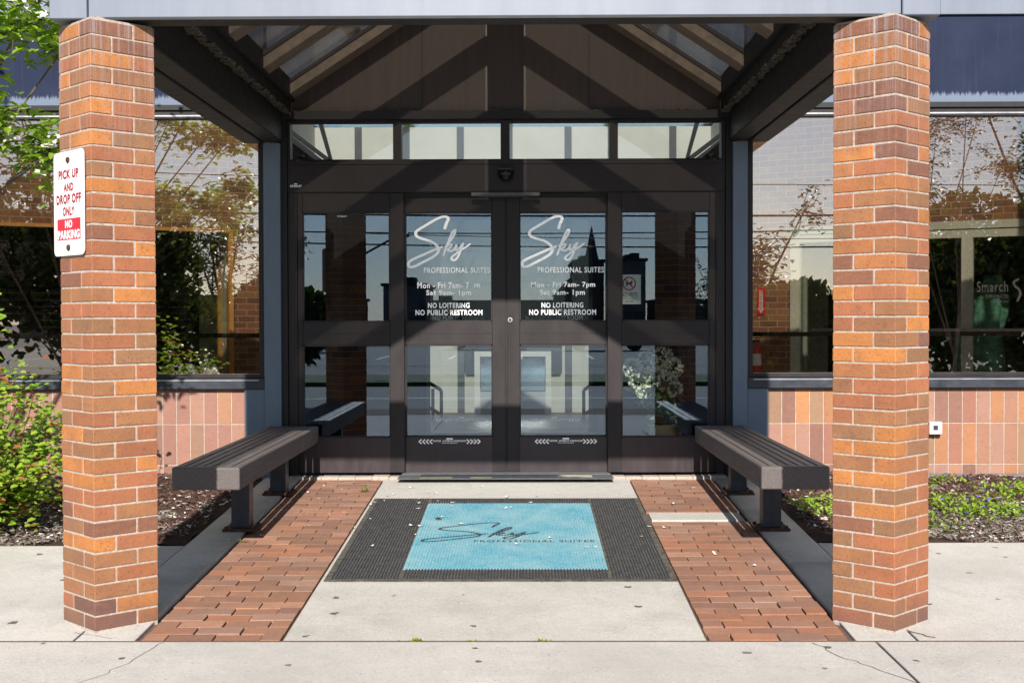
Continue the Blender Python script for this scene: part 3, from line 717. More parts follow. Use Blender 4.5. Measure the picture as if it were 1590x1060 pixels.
# fire extinguisher and its notice on the inner right brick wall
def wtp(t_, d, z): return (5.1-t_*cos(A28)+d*sin(A28), 3.3+t_*sin(A28)+d*cos(A28), z)
e0 = Vector(wtp(2.67, -.10, .52))
t = empty('fire_extinguisher', e0, 'red fire extinguisher hanging on the brick wall behind the right window', 'fire extinguisher')
m = MB(); m.lathe(e0, [(.04, 0), (.055, .02), (.055, .30), (.045, .345), (.02, .37), (.018, .40)], 16); m.build('cylinder', M_red, t, smooth=True)
m = MB(); m.lathe(e0, [(.0565, .14), (.0565, .27)], 16); m.build('label_band', M_signwhite, t)
m = MB(); m.box(e0.x-.035, e0.x+.045, e0.y-.012, e0.y+.012, e0.z+.40, e0.z+.425); m.box(e0.x-.02, e0.x+.05, e0.y-.01, e0.y+.01, e0.z+.435, e0.z+.45); m.build('lever', M_inkblack, t)
m = MB()
pp = [e0+Vector((-.02, 0, .405)), e0+Vector((-.075, -.01, .36)), e0+Vector((-.085, -.01, .25)), e0+Vector((-.07, -.01, .12))]
for a, b in zip(pp[:-1], pp[1:]): m.cyl(a, b, .009, n=8)
m.build('hose', M_inkblack, t)
e1 = Vector(wtp(2.64, -.02, 1.25))
t = empty('extinguisher_notice', e1, 'narrow red notice with a white down arrow above the fire extinguisher', 'notice')
def ET(q):
    return Vector(wtp(2.64-q.x, -.02+q.y, q.z))
m = MB(); m.box(-.045, .045, 0, .004, 1.22, 1.52, None, ET); m.build('board', M_signred, t)
m = MB(); m.poly([(-.022, -.002, 1.49), (.022, -.002, 1.49), (.022, -.002, 1.29), (.04, -.002, 1.29), (0, -.002, 1.232), (-.04, -.002, 1.29), (-.022, -.002, 1.29)], [(0, 1, 2, 3, 4, 5, 6)], None, ET); m.build('arrow', M_white, t)
m = MB(); text(m, 'FIRE', -.019, .019, 1.465, 1.482, -.004, .02, ET)
for i, ch in enumerate('EXTINGUISHER'): text(m, ch, -.006, .006, 1.45-i*.0145, 1.46-i*.0145, -.004, .02, ET)
m.build('lettering', M_signred, t)
# draped statue
s0 = Vector(wtp(.50, 1.0, 0))
t = empty('statue', s0, 'green bronze statue of a bowed draped figure behind the right window', 'statue')
m = MB()
def folds(a, z): return 1+.16*sin(7*a+z*3)+.08*sin(13*a-z*5)
prof = [(.02, 0), (.27, .02), (.26, .3), (.23, .7), (.215, 1.0), (.22, 1.2), (.21, 1.35), (.15, 1.46), (.09, 1.52), (.05, 1.54)]
n0 = len(m.v); m.lathe(s0, prof, 44, folds)
for v in m.v[n0:]:
    h = v.z-s0.z; v.x += max(0, h-1.0)*.18
# hood bowed forward to the right
n0 = len(m.v)
m.lathe(s0+Vector((.15, -.02, 1.40)), [(.02, -.13), (.09, -.11), (.125, -.02), (.13, .08), (.115, .17), (.07, .235), (.02, .26)], 24, lambda a, z: 1+.06*sin(5*a))
m.build('draped_figure', M_statue, t, smooth=True)
m = MB(); m.lathe(s0+Vector((.245, -.05, 1.36)), [(.01, -.07), (.045, -.05), (.062, 0), (.06, .05), (.03, .09)], 16); m.build('face', M_statue, t, smooth=True)

# ------------------------------------------------------------------ fixtures on the entrance
t = empty('dome_camera', (U(787), -.02, V(266)), 'black dome camera under the transom above the doors', 'camera')
m = MB(); m.lathe((U(787), -.055, V(273)), [(.001, -.048), (.03, -.042), (.05, -.02), (.056, 0), (.06, .012), (.06, .03)], 24); m.build('dome', M_dome, t, smooth=True)
B('bracket', M_steel, (U(776), U(798), -.10, -.021, V(266), V(263.5)), parent=t)
t = empty('motion_sensor', (U(787), -.03, V(302)), 'slim silver door sensor bar at the top of the sliding doors', 'sensor')
B('housing', M_plate, (U(733), U(840), -.045, -.013, V(305), V(299)), parent=t, bevel=.006)
B('lens_strip', M_dome, (U(745), U(828), -.043, -.016, V(306.5), V(305.2)), parent=t)
# no pets notice
t = empty('no_pets_notice', (U(982), .012, V(470)), 'cream no pets notice with red prohibition ring, taped inside the right glazed panel', 'notice')
B('paper', M_signcream, (U(966.5), U(997), .0262, .028, V(472.5), V(426.5)), parent=t)
m = MB(); cx, cz = U(978.8), V(440.5)
ring = [(cx+.0465*cos(i*pi/20), cz+.0465*sin(i*pi/20)) for i in range(41)]
ribbon(m, ring, .0095, .0258, taper=False, sub=1); ribbon(m, [(cx-.033, cz+.033), (cx+.033, cz-.033)], .0095, .0254, taper=False, sub=1); m.build('prohibition_ring', M_red, t)
m = MB(); q = .0256
m.poly([(cx-.022, q, cz+.006), (cx+.012, q, cz+.010), (cx+.018, q, cz+.024), (cx+.022, q, cz+.019), (cx+.030, q, cz+.017), (cx+.024, q, cz+.010), (cx+.019, q, cz-.004), (cx+.017, q, cz-.024), (cx+.011, q, cz-.024), (cx+.009, q, cz-.006), (cx-.012, q, cz-.007), (cx-.013, q, cz-.024), (cx-.020, q, cz-.024), (cx-.024, q, cz-.004), (cx-.030, q, cz+.014), (cx-.026, q, cz+.015)], [tuple(range(16))])
text(m, 'NO PETS', U(967), U(992), V(461.5), V(454.5), q, .02); text(m, 'SERVICE ANIMALS', U(967.5), U(992.5), V(465), V(462.6), q, .01); text(m, 'ALLOWED', U(972.5), U(986), V(470), V(466.6), q, .01)
m.build('lettering', M_inkblack, t)
# pick-up sign bolted to the left pillar
rotS = Matrix.Rotation(R(45), 3, 'Z')
sx0 = Vector((-1.737-.1525, -3.77-.0, 0))
# plane of the pillar's left front face: centre and in-plane direction
fc = Vector((-1.737, -3.77, 0))+Vector((-cos(R(45)), -sin(R(45)), 0))*.1525
ud = Vector((cos(R(45)), -sin(R(45)), 0)); nd = Vector((-cos(R(45)), -sin(R(45)), 0))
SZ0, SZ1 = 1.465, 1.925; SW = .150
SC = fc+ud*(-.038)
def ST(q): return SC+ud*q.x+nd*(.012-q.y)+Vector((0, 0, q.z))
t = empty('parking_sign', SC+Vector((0, 0, SZ0)), 'white metal sign reading PICK UP AND DROP OFF ONLY NO PARKING on the brick pillar', 'sign')
def rrect(m, hw, z0, z1, r, y0, y1, T):
    pr = []
    for (cx, cz, a0) in ((hw-r, z1-r, 0), (-hw+r, z1-r, 90), (-hw+r, z0+r, 180), (hw-r, z0+r, 270)):
        for k in range(6): a = R(a0+k*18); pr.append((cx+r*cos(a), cz+r*sin(a)))
    m.prism(pr, y0, y1, None, T)
m = MB(); rrect(m, SW*.98, SZ0, SZ1, .026, 0, .004, ST); m.build('panel', M_signwhite, t)
m = MB()
for hw, z0, z1 in ((SW*.98-.007, SZ0+.007, SZ1-.007),):
    pr = []; r = .022
    for (cx_, cz_, a0) in ((hw-r, z1-r, 0), (-hw+r, z1-r, 90), (-hw+r, z0+r, 180), (hw-r, z0+r, 270)):
        for k in range(6): a = R(a0+k*18); pr.append((cx_+r*cos(a), cz_+r*sin(a)))
    pr.append(pr[0]); ribbon(m, pr, .004, -.0006, ST, taper=False, sub=1)
m.build('border', M_signedge, t)
m = MB(); H = SZ1-SZ0
def zf(v): return SZ1-H*v
for s_, hw, a, b in (('PICK UP', .098, .175, .265), ('AND', .048, .305, .385), ('DROP OFF', .120, .41, .505), ('ONLY', .058, .53, .62)):
    text(m, s_, -hw, hw, zf(b), zf(a), -.0008, .05, ST)
m.build('dark_lettering', M_darkred, t)
m = MB(); m.box(-.113, .113, -.0006, -.0001, zf(.85), zf(.645), None, ST); m.build('red_block', M_signred, t)
m = MB(); text(m, 'NO', -.035, .035, zf(.735), zf(.66), -.0012, .05, ST); text(m, 'PARKING', -.106, .106, zf(.84), zf(.755), -.0012, .05, ST); m.build('white_lettering', M_signwhite, t)
for v in (.085, .925):
    m = MB(); c0 = ST(Vector((0, 0, zf(v)))); m.cyl(c0, c0+nd*.008, .014, .012, 12); m.build('bolt', M_rust, t)
# outlet box on the right tile wall
t = empty('outlet_box', (U(1451), -.03, V(666)), 'small grey weatherproof box on the tiled wall beside the right pillar', 'outlet box')
B('box', M_box, (U(1440), U(1460), -.07, -.013, V(675), V(655.5)), parent=t, bevel=.006, seg=2)
B('cover_window', M_steel, (U(1446), U(1453), -.0725, -.0705, V(668), V(661)), parent=t)
B('conduit', M_rust, (U(1448), U(1451), -.05, -.03, V(678), V(675.2)), (U(1455), U(1458), -.05, -.03, V(677.5), V(675.2)), parent=t)

# ------------------------------------------------------------------ benches
def bench(x, label):
    # x = centre; seat along y
    t = empty('bench', (x, -1.34, gz(-1.34)), label, 'bench', 'slatted benches beside the doors')
    W = .3675; x0 = x-W/2; x1 = x+W/2; ya, yb = -2.67, -.06; zt, zb = .385, .262
    m = MB(); m.box(x0, x0+.052, ya+.05, yb-.05, zb, zt); m.box(x1-.052, x1, ya+.05, yb-.05, zb, zt); m.box(x0, x1, ya, ya+.0499, zb, zt); m.box(x0, x1, yb-.0499, yb, zb, zt)
    m.build('seat_frame', M_bench, t, bevel=.009, seg=3)
    m = MB(); n = 5; w_ = (W-.104-.006*(n+1))/n
    for i in range(n):
        a = x0+.052+.006+i*(w_+.006); m.box(a, a+w_, ya+.053, yb-.053, zt-.04, zt-.001)
    m.build('seat_slats', M_bench, t, bevel=.004, seg=2)
    for yy in (-1.88, -.73):
        g = gz(yy)+.012
        m = MB(); m.box(x-.055+.02, x+.055+.02, yy-.055, yy+.055, g+.012, zb-.0005)
        l_ = m.build('leg', M_steel, t, bevel=.004)
        m = MB(); m.box(x-.10+.02, x+.10+.02, yy-.10, yy+.10, g-.004, g+.012); m.build('base_plate', M_rust, l_, bevel=.002)
        for a in (-1, 1):
            for b in (-1, 1): m = MB(); m.cyl((x+.02+a*.08, yy+b*.08, g+.012), (x+.02+a*.08, yy+b*.08, g+.026), .011, n=6); m.build('bolt', M_rust, l_)
    return t
bench(-1.585, 'dark slatted bench left of the doors, with no pale paving patch beside it')
bench(1.585, 'dark slatted bench right of the doors, beside the pale patch in the paving')

# ------------------------------------------------------------------ mats
t = empty('entrance_mat', (0, -2, gz(-2)), 'ribbed black rubber mat with a teal panel and dark script lettering before the doors', 'mat')
X0, X1, Y0, Y1 = -.885, .905, -3.09, -.89; BX0, BX1, BY0, BY1 = -.506, .565, -2.86, -1.08
def ribs(mb, rects, z0, z1, pitch=.0165, w_=.0105):
    for (a, b, c_, d) in rects:
        x = X0+.03
        while x < X1-.03:
            if x >= a and x+w_ <= b:
                mb.poly([(x, c_, z0), (x+w_, c_, z0), (x+w_, d, z0), (x, d, z0), (x+.002, c_, z1), (x+w_-.002, c_, z1), (x+w_-.002, d, z1), (x+.002, d, z1)], [(4,5,6,7),(0,1,5,4),(1,2,6,5),(2,3,7,6),(3,0,4,7)])
            x += pitch
m = MB()
for i in range(8):
    a = Y0+(Y1-Y0)*i/8; b = Y0+(Y1-Y0)*(i+1)/8; m.box(X0+.03, X1-.03, a, b, .0005, .0045)
m.box(X0, X0+.03, Y0, Y1, .0005, .0055); m.box(X1-.03, X1, Y0, Y1, .0005, .0055)
m.build('rubber_base', M_rubbase, t, ground=True)
m = MB(); ribs(m, [(X0, BX0, Y0+.03, Y1-.03), (BX1, X1, Y0+.03, Y1-.03), (BX0, BX1, Y0+.03, BY0), (BX0, BX1, BY1, Y1-.03)], .0045, .0095); m.build('rubber_ribs', M_rubber, t, ground=True)
m = MB(); ribs(m, [(BX0, BX1, BY0, BY1)], .0045, .0095); m.build('teal_panel', M_teal, t, ground=True)
m = MB(); m.box(BX0, BX1, BY0, BY1, .0046, .0062); m.build('panel_backing', M_teal, t, ground=True)
# logo lying on the mat: traced in the plane of the mat
def MT(q): return Vector((q.x, q.z, .0096))
def mk(pts): return [(-.458+(cx-80)/580*.68, -1.70-(cy-85)/465*.52) for cx, cy in pts]
m = MB()
for j_, (p_, w_) in enumerate(((S_ST, .015), (K_ST, .015), (K2, .013))):
    n0 = len(m.v); ribbon(m, mk(p_), w_, 0, MT)
    for k_ in range(n0, len(m.v)): m.v[k_].z += .0004*j_+.0004*(k_-n0)/(len(m.v)-n0)
text(m, 'PROFESSIONAL SUITES', -.16, .53, -2.235, -2.185, 0, 0, MT)
m.build('mat_lettering', M_rubber, t, ground=True)
t = empty('threshold_mat', (0, -.2, gz(-.2)), 'narrow grey threshold plate with worn yellow tape under the sliding doors', 'threshold')
B('plate', M_plate, (U(622), U(950), -.30, -.061, .0152, .022), parent=t, bevel=.002)
B('tread', M_rubber, (U(655), U(918), -.28, -.075, .0222, .026), parent=t, bevel=.001)
m = MB(); m.box(U(656), U(705), -.279, -.27, .0262, .0272); m.box(U(733), U(765), -.279, -.268, .0262, .0272); m.build('tape', M_tube, t)
m = MB()
pr = [(865, -.12), (918, -.12), (918, -.27), (905, -.27), (895, -.24), (880, -.25), (862, -.21), (878, -.19)]
m.poly([(U(a), b, .0265) for a, b in pr], [tuple(range(8))]); m.build('worn_patch', M_platecream, t)

# ------------------------------------------------------------------ planting beds
def bed(s_, y0):
    m = MB(); n = 26; x0, x1 = 1.80, 6.4
    for i in range(n):
        for j in range(14):
            a = x0+(x1-x0)*i/n; b = x0+(x1-x0)*(i+1)/n; c_ = y0+(-.02-y0)*j/14; d = y0+(-.02-y0)*(j+1)/14
            def hh(x, y): return .015+.02*sin(x*3.1+y*2)+.012*sin(x*9+1)*cos(y*7)-.02*(abs(x-x0) < .05)-.025*(abs(y-y0) < .05)
            m.poly([(s_*a, c_, hh(a, c_)), (s_*b, c_, hh(b, c_)), (s_*b, d, hh(b, d)), (s_*a, d, hh(a, d))], [(0, 1, 2, 3) if s_ > 0 else (3, 2, 1, 0)])
    m.build('soil', M_mulchbase, ground=True, kind='structure')
    def hh2(x, y): return .015+.02*sin(x*3.1+y*2)+.012*sin(x*9+1)*cos(y*7)
    m = MB(); m2 = MB()
    for i in range(11000):
        x = 1.82+2.6*random.random(); y = y0+.03+(-y0-.05)*random.random(); z = hh2(x, y)+random.uniform(-.004, .012)
        L = random.uniform(.010, .045); W = random.uniform(.004, .012); a = random.uniform(0, pi); dz = random.gauss(0, .3)
        u_ = Vector((cos(a), sin(a), dz))*L*.5; v_ = Vector((-sin(a), cos(a), random.gauss(0, .3)))*W*.5; c_ = Vector((s_*x, y, z))
        dst = m2 if ((y < -1.25 and random.random() < .75 and x > 2.1) or random.random() < .05) else m
        h = Vector((0, 0, .003))
        P = [c_-u_-v_, c_+u_-v_, c_+u_+v_, c_-u_+v_]; dst.poly(P+[q+h for q in P], [(4, 5, 6, 7), (0, 1, 5, 4), (1, 2, 6, 5), (2, 3, 7, 6), (3, 0, 4, 7)])
    m.build('bark_mulch', M_mulch, ground=True, label='dark brown bark mulch in the left planting bed' if s_ < 0 else 'dark brown bark mulch in the right planting bed', cat='mulch', kind='stuff')
    m2.build('weathered_chips', M_gravelold, ground=True, label='bleached wood chips and debris at the front of the left bed' if s_ < 0 else 'bleached wood chips and debris at the front of the right bed', cat='wood chips', kind='stuff')
    m = MB()
    for i in range(230):
        x = 1.82+(abs(random.gauss(0, .5)) if random.random() < .5 else 2.3*random.random()); y = y0+.04+(-y0-.1)*random.random(); z = hh2(x, y)+.014
        petal(m, Vector((s_*x, y, z)), random.uniform(.008, .02))
    m.build('petal_litter', M_petal, ground=True, label='white petals littering the left planting bed' if s_ < 0 else 'white petals littering the right planting bed', cat='petals', kind='stuff')
def petal(m, c, r):
    a = random.uniform(0, 2*pi); n = 7; cu = random.uniform(.15, .6); P = [c+Vector((0, 0, .001))]
    for i in range(n):
        b = 2*pi*i/n; x = cos(b)*r; y = sin(b)*r*.62
        P.append(c+Vector((x*cos(a)-y*sin(a), x*sin(a)+y*cos(a), .001+cu*abs(x)*abs(x)/r)))
    m.poly(P, [(0, 1+i, 1+(i+1) % n) for i in range(n)])
bed(-1, -2.27); bed(1, -2.21)
# periwinkle on the right
m = MB(); fl = MB(); dr_ = MB()
for i in range(9000):
    x = 1.86+2.2*random.random(); y = -2.12+2.0*random.random()
    dens = max(0, min(.75, (.22+.55*sin(x*5.3+1.0)*sin(y*6+.5)+(.25 if x > 2.8 else .1)-1.1*max(0, y+.85)-.7*max(0, -1.45-y))))
    if x < 2.3 and y > -1.0: dens = 0
    if random.random() > dens: continue
    c_ = Vector((x, y, .015+random.uniform(0, .045+.10*max(0, x-3.3)))); a = random.uniform(0, 2*pi)
    (m if y > -1.75 or random.random() < .3 else dr_).blade(c_, Vector((cos(a), sin(a), random.uniform(.1, .9))), Vector((0, 0, 1)), random.uniform(.028, .052), random.uniform(.014, .024))
    if random.random() < .014:
        for k in range(5): fl.blade(c_+Vector((0, 0, .035)), Vector((cos(k*1.257), sin(k*1.257)-.4, .35)), Vector((0, 0, 1)), .016, .013)
m.build('periwinkle', M_leaf_vin, ground=True, label='low green periwinkle leaves spreading over the right bed', cat='ground cover', kind='stuff')
fl.build('periwinkle_flowers', M_flower, ground=True, label='tiny violet blue periwinkle flowers in the right bed', cat='flowers', kind='stuff')
for i in range(500):
    c_ = Vector((1.9+2.2*random.random(), -2.15+.6*random.random(), .015)); a = random.uniform(0, 2*pi)
    dr_.blade(c_, Vector((cos(a)*.5, sin(a)*.5, 1)), Vector((1, 0, 0)), random.uniform(.02, .05), .005)
dr_.build('dry_ground_cover', M_leaf_dry, ground=True, label='yellowish dry sprigs along the front edge of the right bed', cat='ground cover', kind='stuff')

# loose petals on the paving
PG = 'white petals fallen on the paving'
random.seed(21)
for i in range(64):
    if i < 26: x, y = random.uniform(-1.45, -.3), random.uniform(-2.2, -.3)
    elif i < 44: x, y = random.uniform(-.9, .9), random.uniform(-2.4, -.35)
    elif i < 54: x, y = random.uniform(.5, 1.5), random.uniform(-3.2, -.4)
    else: x, y = random.choice((-1, 1))*random.uniform(1.55, 1.78), random.uniform(-2.9, -.6)
    z = gz(y)+(.0125 if abs(x) < .9 and -3.09 < y < -.89 else .002)+(.012 if abs(x) > 1.52 else 0)
    m = MB(); petal(m, Vector((x, y, z)), random.uniform(.009, .020)); m.build('petal', M_petal, label='small curled white petal lying on the paving in front of the doors', cat='petal', group=PG, loc=(x, y, z))
m = MB(); m.blade(Vector((-.43, -1.62, gz(-1.62)+.016)), Vector((1, -.1, .02)), Vector((0, 0, 1)), .05, .03); m.build('dead_leaf', M_rust, label='single brown dead leaf on the teal panel of the mat', cat='leaf', loc=(-.43, -1.62, gz(-1.62)+.01))
# weeds in the joints
def weed(x, y, n, L, label, mat=M_leaf_vin):
    m = MB()
    for k in range(n):
        a = random.uniform(0, 2*pi); m.blade(Vector((x+random.gauss(0, .018), y+random.gauss(0, .005), gz(y)+.0)), Vector((cos(a), sin(a)*.5, random.uniform(.2, 1.1))), Vector((0, 0, 1)), L*random.uniform(.6, 1.3), L*.32)
    m.build('weed', mat, label=label, cat='weed', loc=(x, y, gz(y)))
weed(-.335, FY, 34, .020, 'largest green weed in the joint at the front of the concrete path')
weed(-.10, FY, 14, .013, 'flat sparse weed in the front joint, middle of the three')
weed(.205, FY, 16, .018, 'small upright weed in the front joint nearest the right pillar')
weed(-.985, -.62, 12, .045, 'pale grass tuft growing in the left brick paving near the doors', M_leaf_dry)
weed(-1.49, -2.2, 10, .028, 'small weed at the edge of the left brick paving by the bench', M_leaf_dry)
# cracks in the front slabs
m = MB()
def crack(pts, w_):
    P = []
    for i in range(len(pts)-1):
        for k in range(5):
            t_ = k/5; P.append((pts[i][0]*(1-t_)+pts[i+1][0]*t_+random.gauss(0, .006), pts[i][1]*(1-t_)+pts[i+1][1]*t_+random.gauss(0, .004)))
    ribbon(m, P, w_, 0, lambda q: Vector((q.x, q.z, .0022)), taper=False, sub=1)
crack([(-1.41, -4.09), (-1.44, -4.3), (-1.50, -4.55), (-1.62, -4.8)], .0025); crack([(1.34, -4.1), (1.40, -4.3), (1.52, -4.5), (1.66, -4.75)], .0035)
crack([(1.80, -3.93), (1.90, -4.07)], .012); crack([(-1.84, -3.95), (-1.60, -4.07)], .004)
m.build('pavement_cracks', M_sand, ground=True, kind='structure')

# ------------------------------------------------------------------ shrubs and trees
def limb(m, pts, r0, r1, n=7):
    for i in range(len(pts)-1):
        a = r0+(r1-r0)*i/(len(pts)-1); b = r0+(r1-r0)*(i+1)/(len(pts)-1); m.cyl(pts[i], pts[i+1], a, b, n)
def wander(p, d, L, n, j):
    P = [Vector(p)]; d = Vector(d).normalized()
    for i in range(n):
        d = (d+Vector((random.gauss(0, j), random.gauss(0, j), random.gauss(0, j)))).normalized(); P.append(P[-1]+d*L/n)
    return P
random.seed(5)
base = Vector((-3.15, -1.75, gz(-1.75)))
t = empty('rose_shrub', base, 'leafy rose shrub with yellow green and reddish leaves left of the left pillar', 'shrub')
ms = MB(); ml = MB()
for i in range(60):
    a = random.uniform(0, 2*pi); el = random.uniform(.45, 1.5)
    P = wander(base+Vector((random.gauss(0, .06), random.gauss(0, .06), 0)), (cos(a)*.75, sin(a)*.6, el), random.uniform(.5, 1.35), 9, .2)
    limb(ms, P, .007, .002, 5)
    for q in P[2:]:
        for k in range(13):
            c_ = q+Vector((random.gauss(0, .055), random.gauss(0, .055), random.gauss(0, .05))); b = random.uniform(0, 2*pi)
            if c_.x > -2.55: continue
            ml.blade(c_, Vector((cos(b), sin(b), random.uniform(-.4, .5))), Vector((0, -.5, 1)), random.uniform(.038, .058), random.uniform(.028, .042), .15)
ms.build('stems', M_stem, t); ml.build('leaves', M_leaf_rose, t)

def tree(name, base, label, H, crown, leafmat_, nl, L, W, trunk_r=.06, bracts=0, seed=1, droop=0.0, group=None):
    random.seed(seed); base = Vector(base)
    t = empty(name, base, label, 'tree', group); mt = MB(); ml = MB(); mb_ = MB(); tips = []
    P = wander(base, (0, 0, 1), H*.55, 6, .06); limb(mt, P, trunk_r, trunk_r*.6, 9)
    for (c, r) in crown:
        c = Vector(c); src = P[min(len(P)-1, max(2, int((c.z-base.z)/H*4)))]
        mid = (src+c)/2+Vector((random.gauss(0, .1), random.gauss(0, .1), .1)); limb(mt, [src, mid, c], trunk_r*.45, trunk_r*.15, 6)
        for k in range(9):
            d = Vector((random.gauss(0, 1), random.gauss(0, 1), random.gauss(0, .6)-droop)).normalized()
            Q = wander(c, d, r*random.uniform(.7, 1.15), 5, .25); limb(mt, Q, trunk_r*.14, trunk_r*.04, 4); tips += [(q, c) for q in Q[1:]]
    for i in range(nl):
        q, c = random.choice(tips); q = q+Vector((random.gauss(0, L*.9), random.gauss(0, L*.9), random.gauss(0, L*.7)))
        a = random.uniform(0, 2*pi); ml.blade(q, Vector((cos(a), sin(a), random.uniform(-.7, .25))), Vector((0, 0, 1)), L*random.uniform(.6, 1.2), W*random.uniform(.7, 1.2), .2)
    for i in range(bracts):
        q, c = random.choice(tips); q = q+Vector((random.gauss(0, .03), random.gauss(0, .03)-.03, .05)); up = Vector((random.gauss(0, .35), -.6+random.gauss(0, .3), .8)).normalized(); s1 = up.orthogonal().normalized(); s2 = up.cross(s1)
        for k in range(4):
            b = k*pi/2+.3; mb_.blade(q, s1*cos(b)+s2*sin(b)+up*.15, up, .045, .038, .05)
    mt.build('trunk', M_bark, t); ml.build('crown', leafmat_, t)
    if bracts: mb_.build('blossoms', M_bract, t)
    return t
tree('dogwood_tree', (-4.05, -2.0, gz(-2)), 'white flowering dogwood branches left of the left brick pillar', 4.2,
     [((-2.78,-2.2,2.90),.26),((-3.15,-2.2,3.0),.38),((-2.52,-2.0,2.85),.24),((-2.84,-2.35,2.27),.22),((-3.2,-2.3,2.3),.3),((-2.62,-2.2,2.14),.18),((-2.45,-1.9,2.35),.15),
      ((-3.7,-1.9,2.9),.5),((-4.5,-2.0,3.3),.7),((-4.7,-2.2,4.0),.7),((-3.9,-2.2,4.1),.7),((-3.1,-1.9,3.75),.5),((-2.6,-1.8,3.5),.4),((-4.8,-1.4,2.6),.5),((-2.9,-1.5,3.25),.35)],
     M_leaf_dog, 4000, .085, .045, .030, 190, seed=3)
tree('leafy_tree', (5.0, -4.8, gz(-4.8)), 'thin crowned small tree mirrored in the right window', 5,
     [((4.8,-4.8,3.4),.6),((5.3,-4.7,3.7),.6),((4.6,-5.2,2.9),.5),((5.6,-5,2.9),.5),((5.1,-4.6,4.3),.5)], M_leaf_dark, 3800, .06, .035, .024, seed=9)
for i, (x, y, h, lab) in enumerate(((9.5, -17.5, 5.2, 'bushy dark tree beyond the drive, mirrored at the right window edge'), (6.3, -25, 4.8, 'narrow dark tree across the road, mirrored beside the right blue post'),
                                    (-9.0, -15.5, 5.0, 'spreading dark tree mirrored in the far left window'), (-7.6, -24, 4.6, 'small round dark tree mirrored beside the left blue post'), (13.5, -21, 8, 'tall dark tree mirrored at the far right'),
                                    (-14, -20, 7, 'tall dark tree mirrored at the far left'))):
    cr = [((x+random.gauss(0, h*.14), y+random.gauss(0, h*.12), -.3+h*random.uniform(.35, .95)), h*.2) for _ in range(12)]
    tree('shade_tree', (x, y, -.4), lab, h, cr, M_leaf_dark, 1800, .17, .11, .12, seed=30+i)
for i, (x, y, r, lab) in enumerate(((7.9, -13.2, 1.9, 'rounded dark bush mirrored low in the right window'), (10.8, -13.4, 2.1, 'dense dark bush mirrored at the right window end'), (13.8, -13.2, 2.2, 'last dark bush of the row mirrored at the far right'),
                                    (5.2, -13.6, 1.0, 'low dark bush mirrored beside the right blue post'), (-4.5, -13.6, 1.0, 'low dark bush mirrored beside the left blue post'),
                                    (-7.2, -13.2, 1.9, 'rounded dark bush mirrored low in the left window'), (-10.0, -13.4, 2.1, 'dense dark bush mirrored behind the parking sign'), (-13, -13.2, 2.2, 'last dark bush of the row mirrored at the far left'))):
    random.seed(60+i); t = empty('bush', (x, y, -.4), lab, 'bush'); m = MB()
    for k in range(17): ball_leaves(m, (x+random.gauss(0, r*.40), y+random.gauss(0, r*.3), random.uniform(-.1, r*1.38)), r*.5, 420, .19, .12, True)
    m.build('foliage', M_leaf_dark, t); m = MB()
    for k in range(5): limb(m, wander((x, y, -.4), (random.gauss(0, .5), random.gauss(0, .5), 1), r, 4, .2), .04, .01, 5)
    m.build('stems', M_bark, t)

# ------------------------------------------------------------------ across the street (mirrored in the doors)
def building(x0, x1, y, h, mat, label, floors=2, depth=12, parapet=True):
    t = empty('street_building', ((x0+x1)/2, y, -.42), label, 'building')
    m = MB(); m.box(x0, x1, y-depth, y, -.42, h); m.build('wall', mat, t)
    m = MB(); m.box(x0-.2, x1+.2, y-depth-.3, y+.3, h, h+.25)
    if parapet: m.box(x0+.5, x0+1.6, y-5, y-2, h+.25, h+.7); m.box((x0+x1)/2, (x0+x1)/2+.8, y-6, y-3, h+.25, h+.9)
    m.build('roof', M_farroof, t)
    n = max(2, int((x1-x0)/3.2)); m = MB()
    for f_ in range(floors):
        for i in range(n):
            cx = x0+(i+.5)*(x1-x0)/n; zz = .5+f_*(h/floors); m.box(cx-.5, cx+.5, y, y+.05, zz, zz+1.3); m.build('window', M_farglass, t); m = MB()
YB = -105
building(-46, -27, YB, 3.2, M_farwall2, 'flat grey building far left across the street, mirrored in the doors', 1)
building(-25.5, -15, YB+4, 2.9, M_farwall, 'low brown shop across the street behind the street lamp', 1)
building(-12.6, -8.9, YB, 4.2, M_farwall2, 'narrow grey block across the street mirrored by the left sliding leaf', 1)
building(-8, 4.4, YB+3, 2.6, M_farwall, 'long low building across the street in the middle of the mirrored view', 1)
building(5.1, 7.9, YB-6, 6.6, M_farwall, 'tall brown block beside the church across the street', 2)
building(9.1, 11.3, YB, 6.4, M_farwall2, 'grey block right of the church mirrored in the right leaf', 2)
building(12.4, 40, YB+2, 2.7, M_farwall, 'long brown building across the street at the right', 1)
t = empty('church', (6.4, YB, -.42), 'dark church with a pointed spire across the street, mirrored in the right sliding leaf', 'church')
B('tower', M_farwall, (5.7, 7.1, YB-1, YB+.8, -.42, 5.6), parent=t)
m = MB(); m.cyl((6.4, YB-.1, 5.6), (6.4, YB-.1, 9.6), .85, .02, 8); m.build('spire', M_farroof, t)
m = MB(); m.box(3.2, 5.7, YB-12, YB+.5, -.42, 3.4); m.prism([(3.0, 3.4), (5.8, 3.4), (4.4, 4.9)], YB-12, YB+.6); m.build('nave', M_farwall, t)
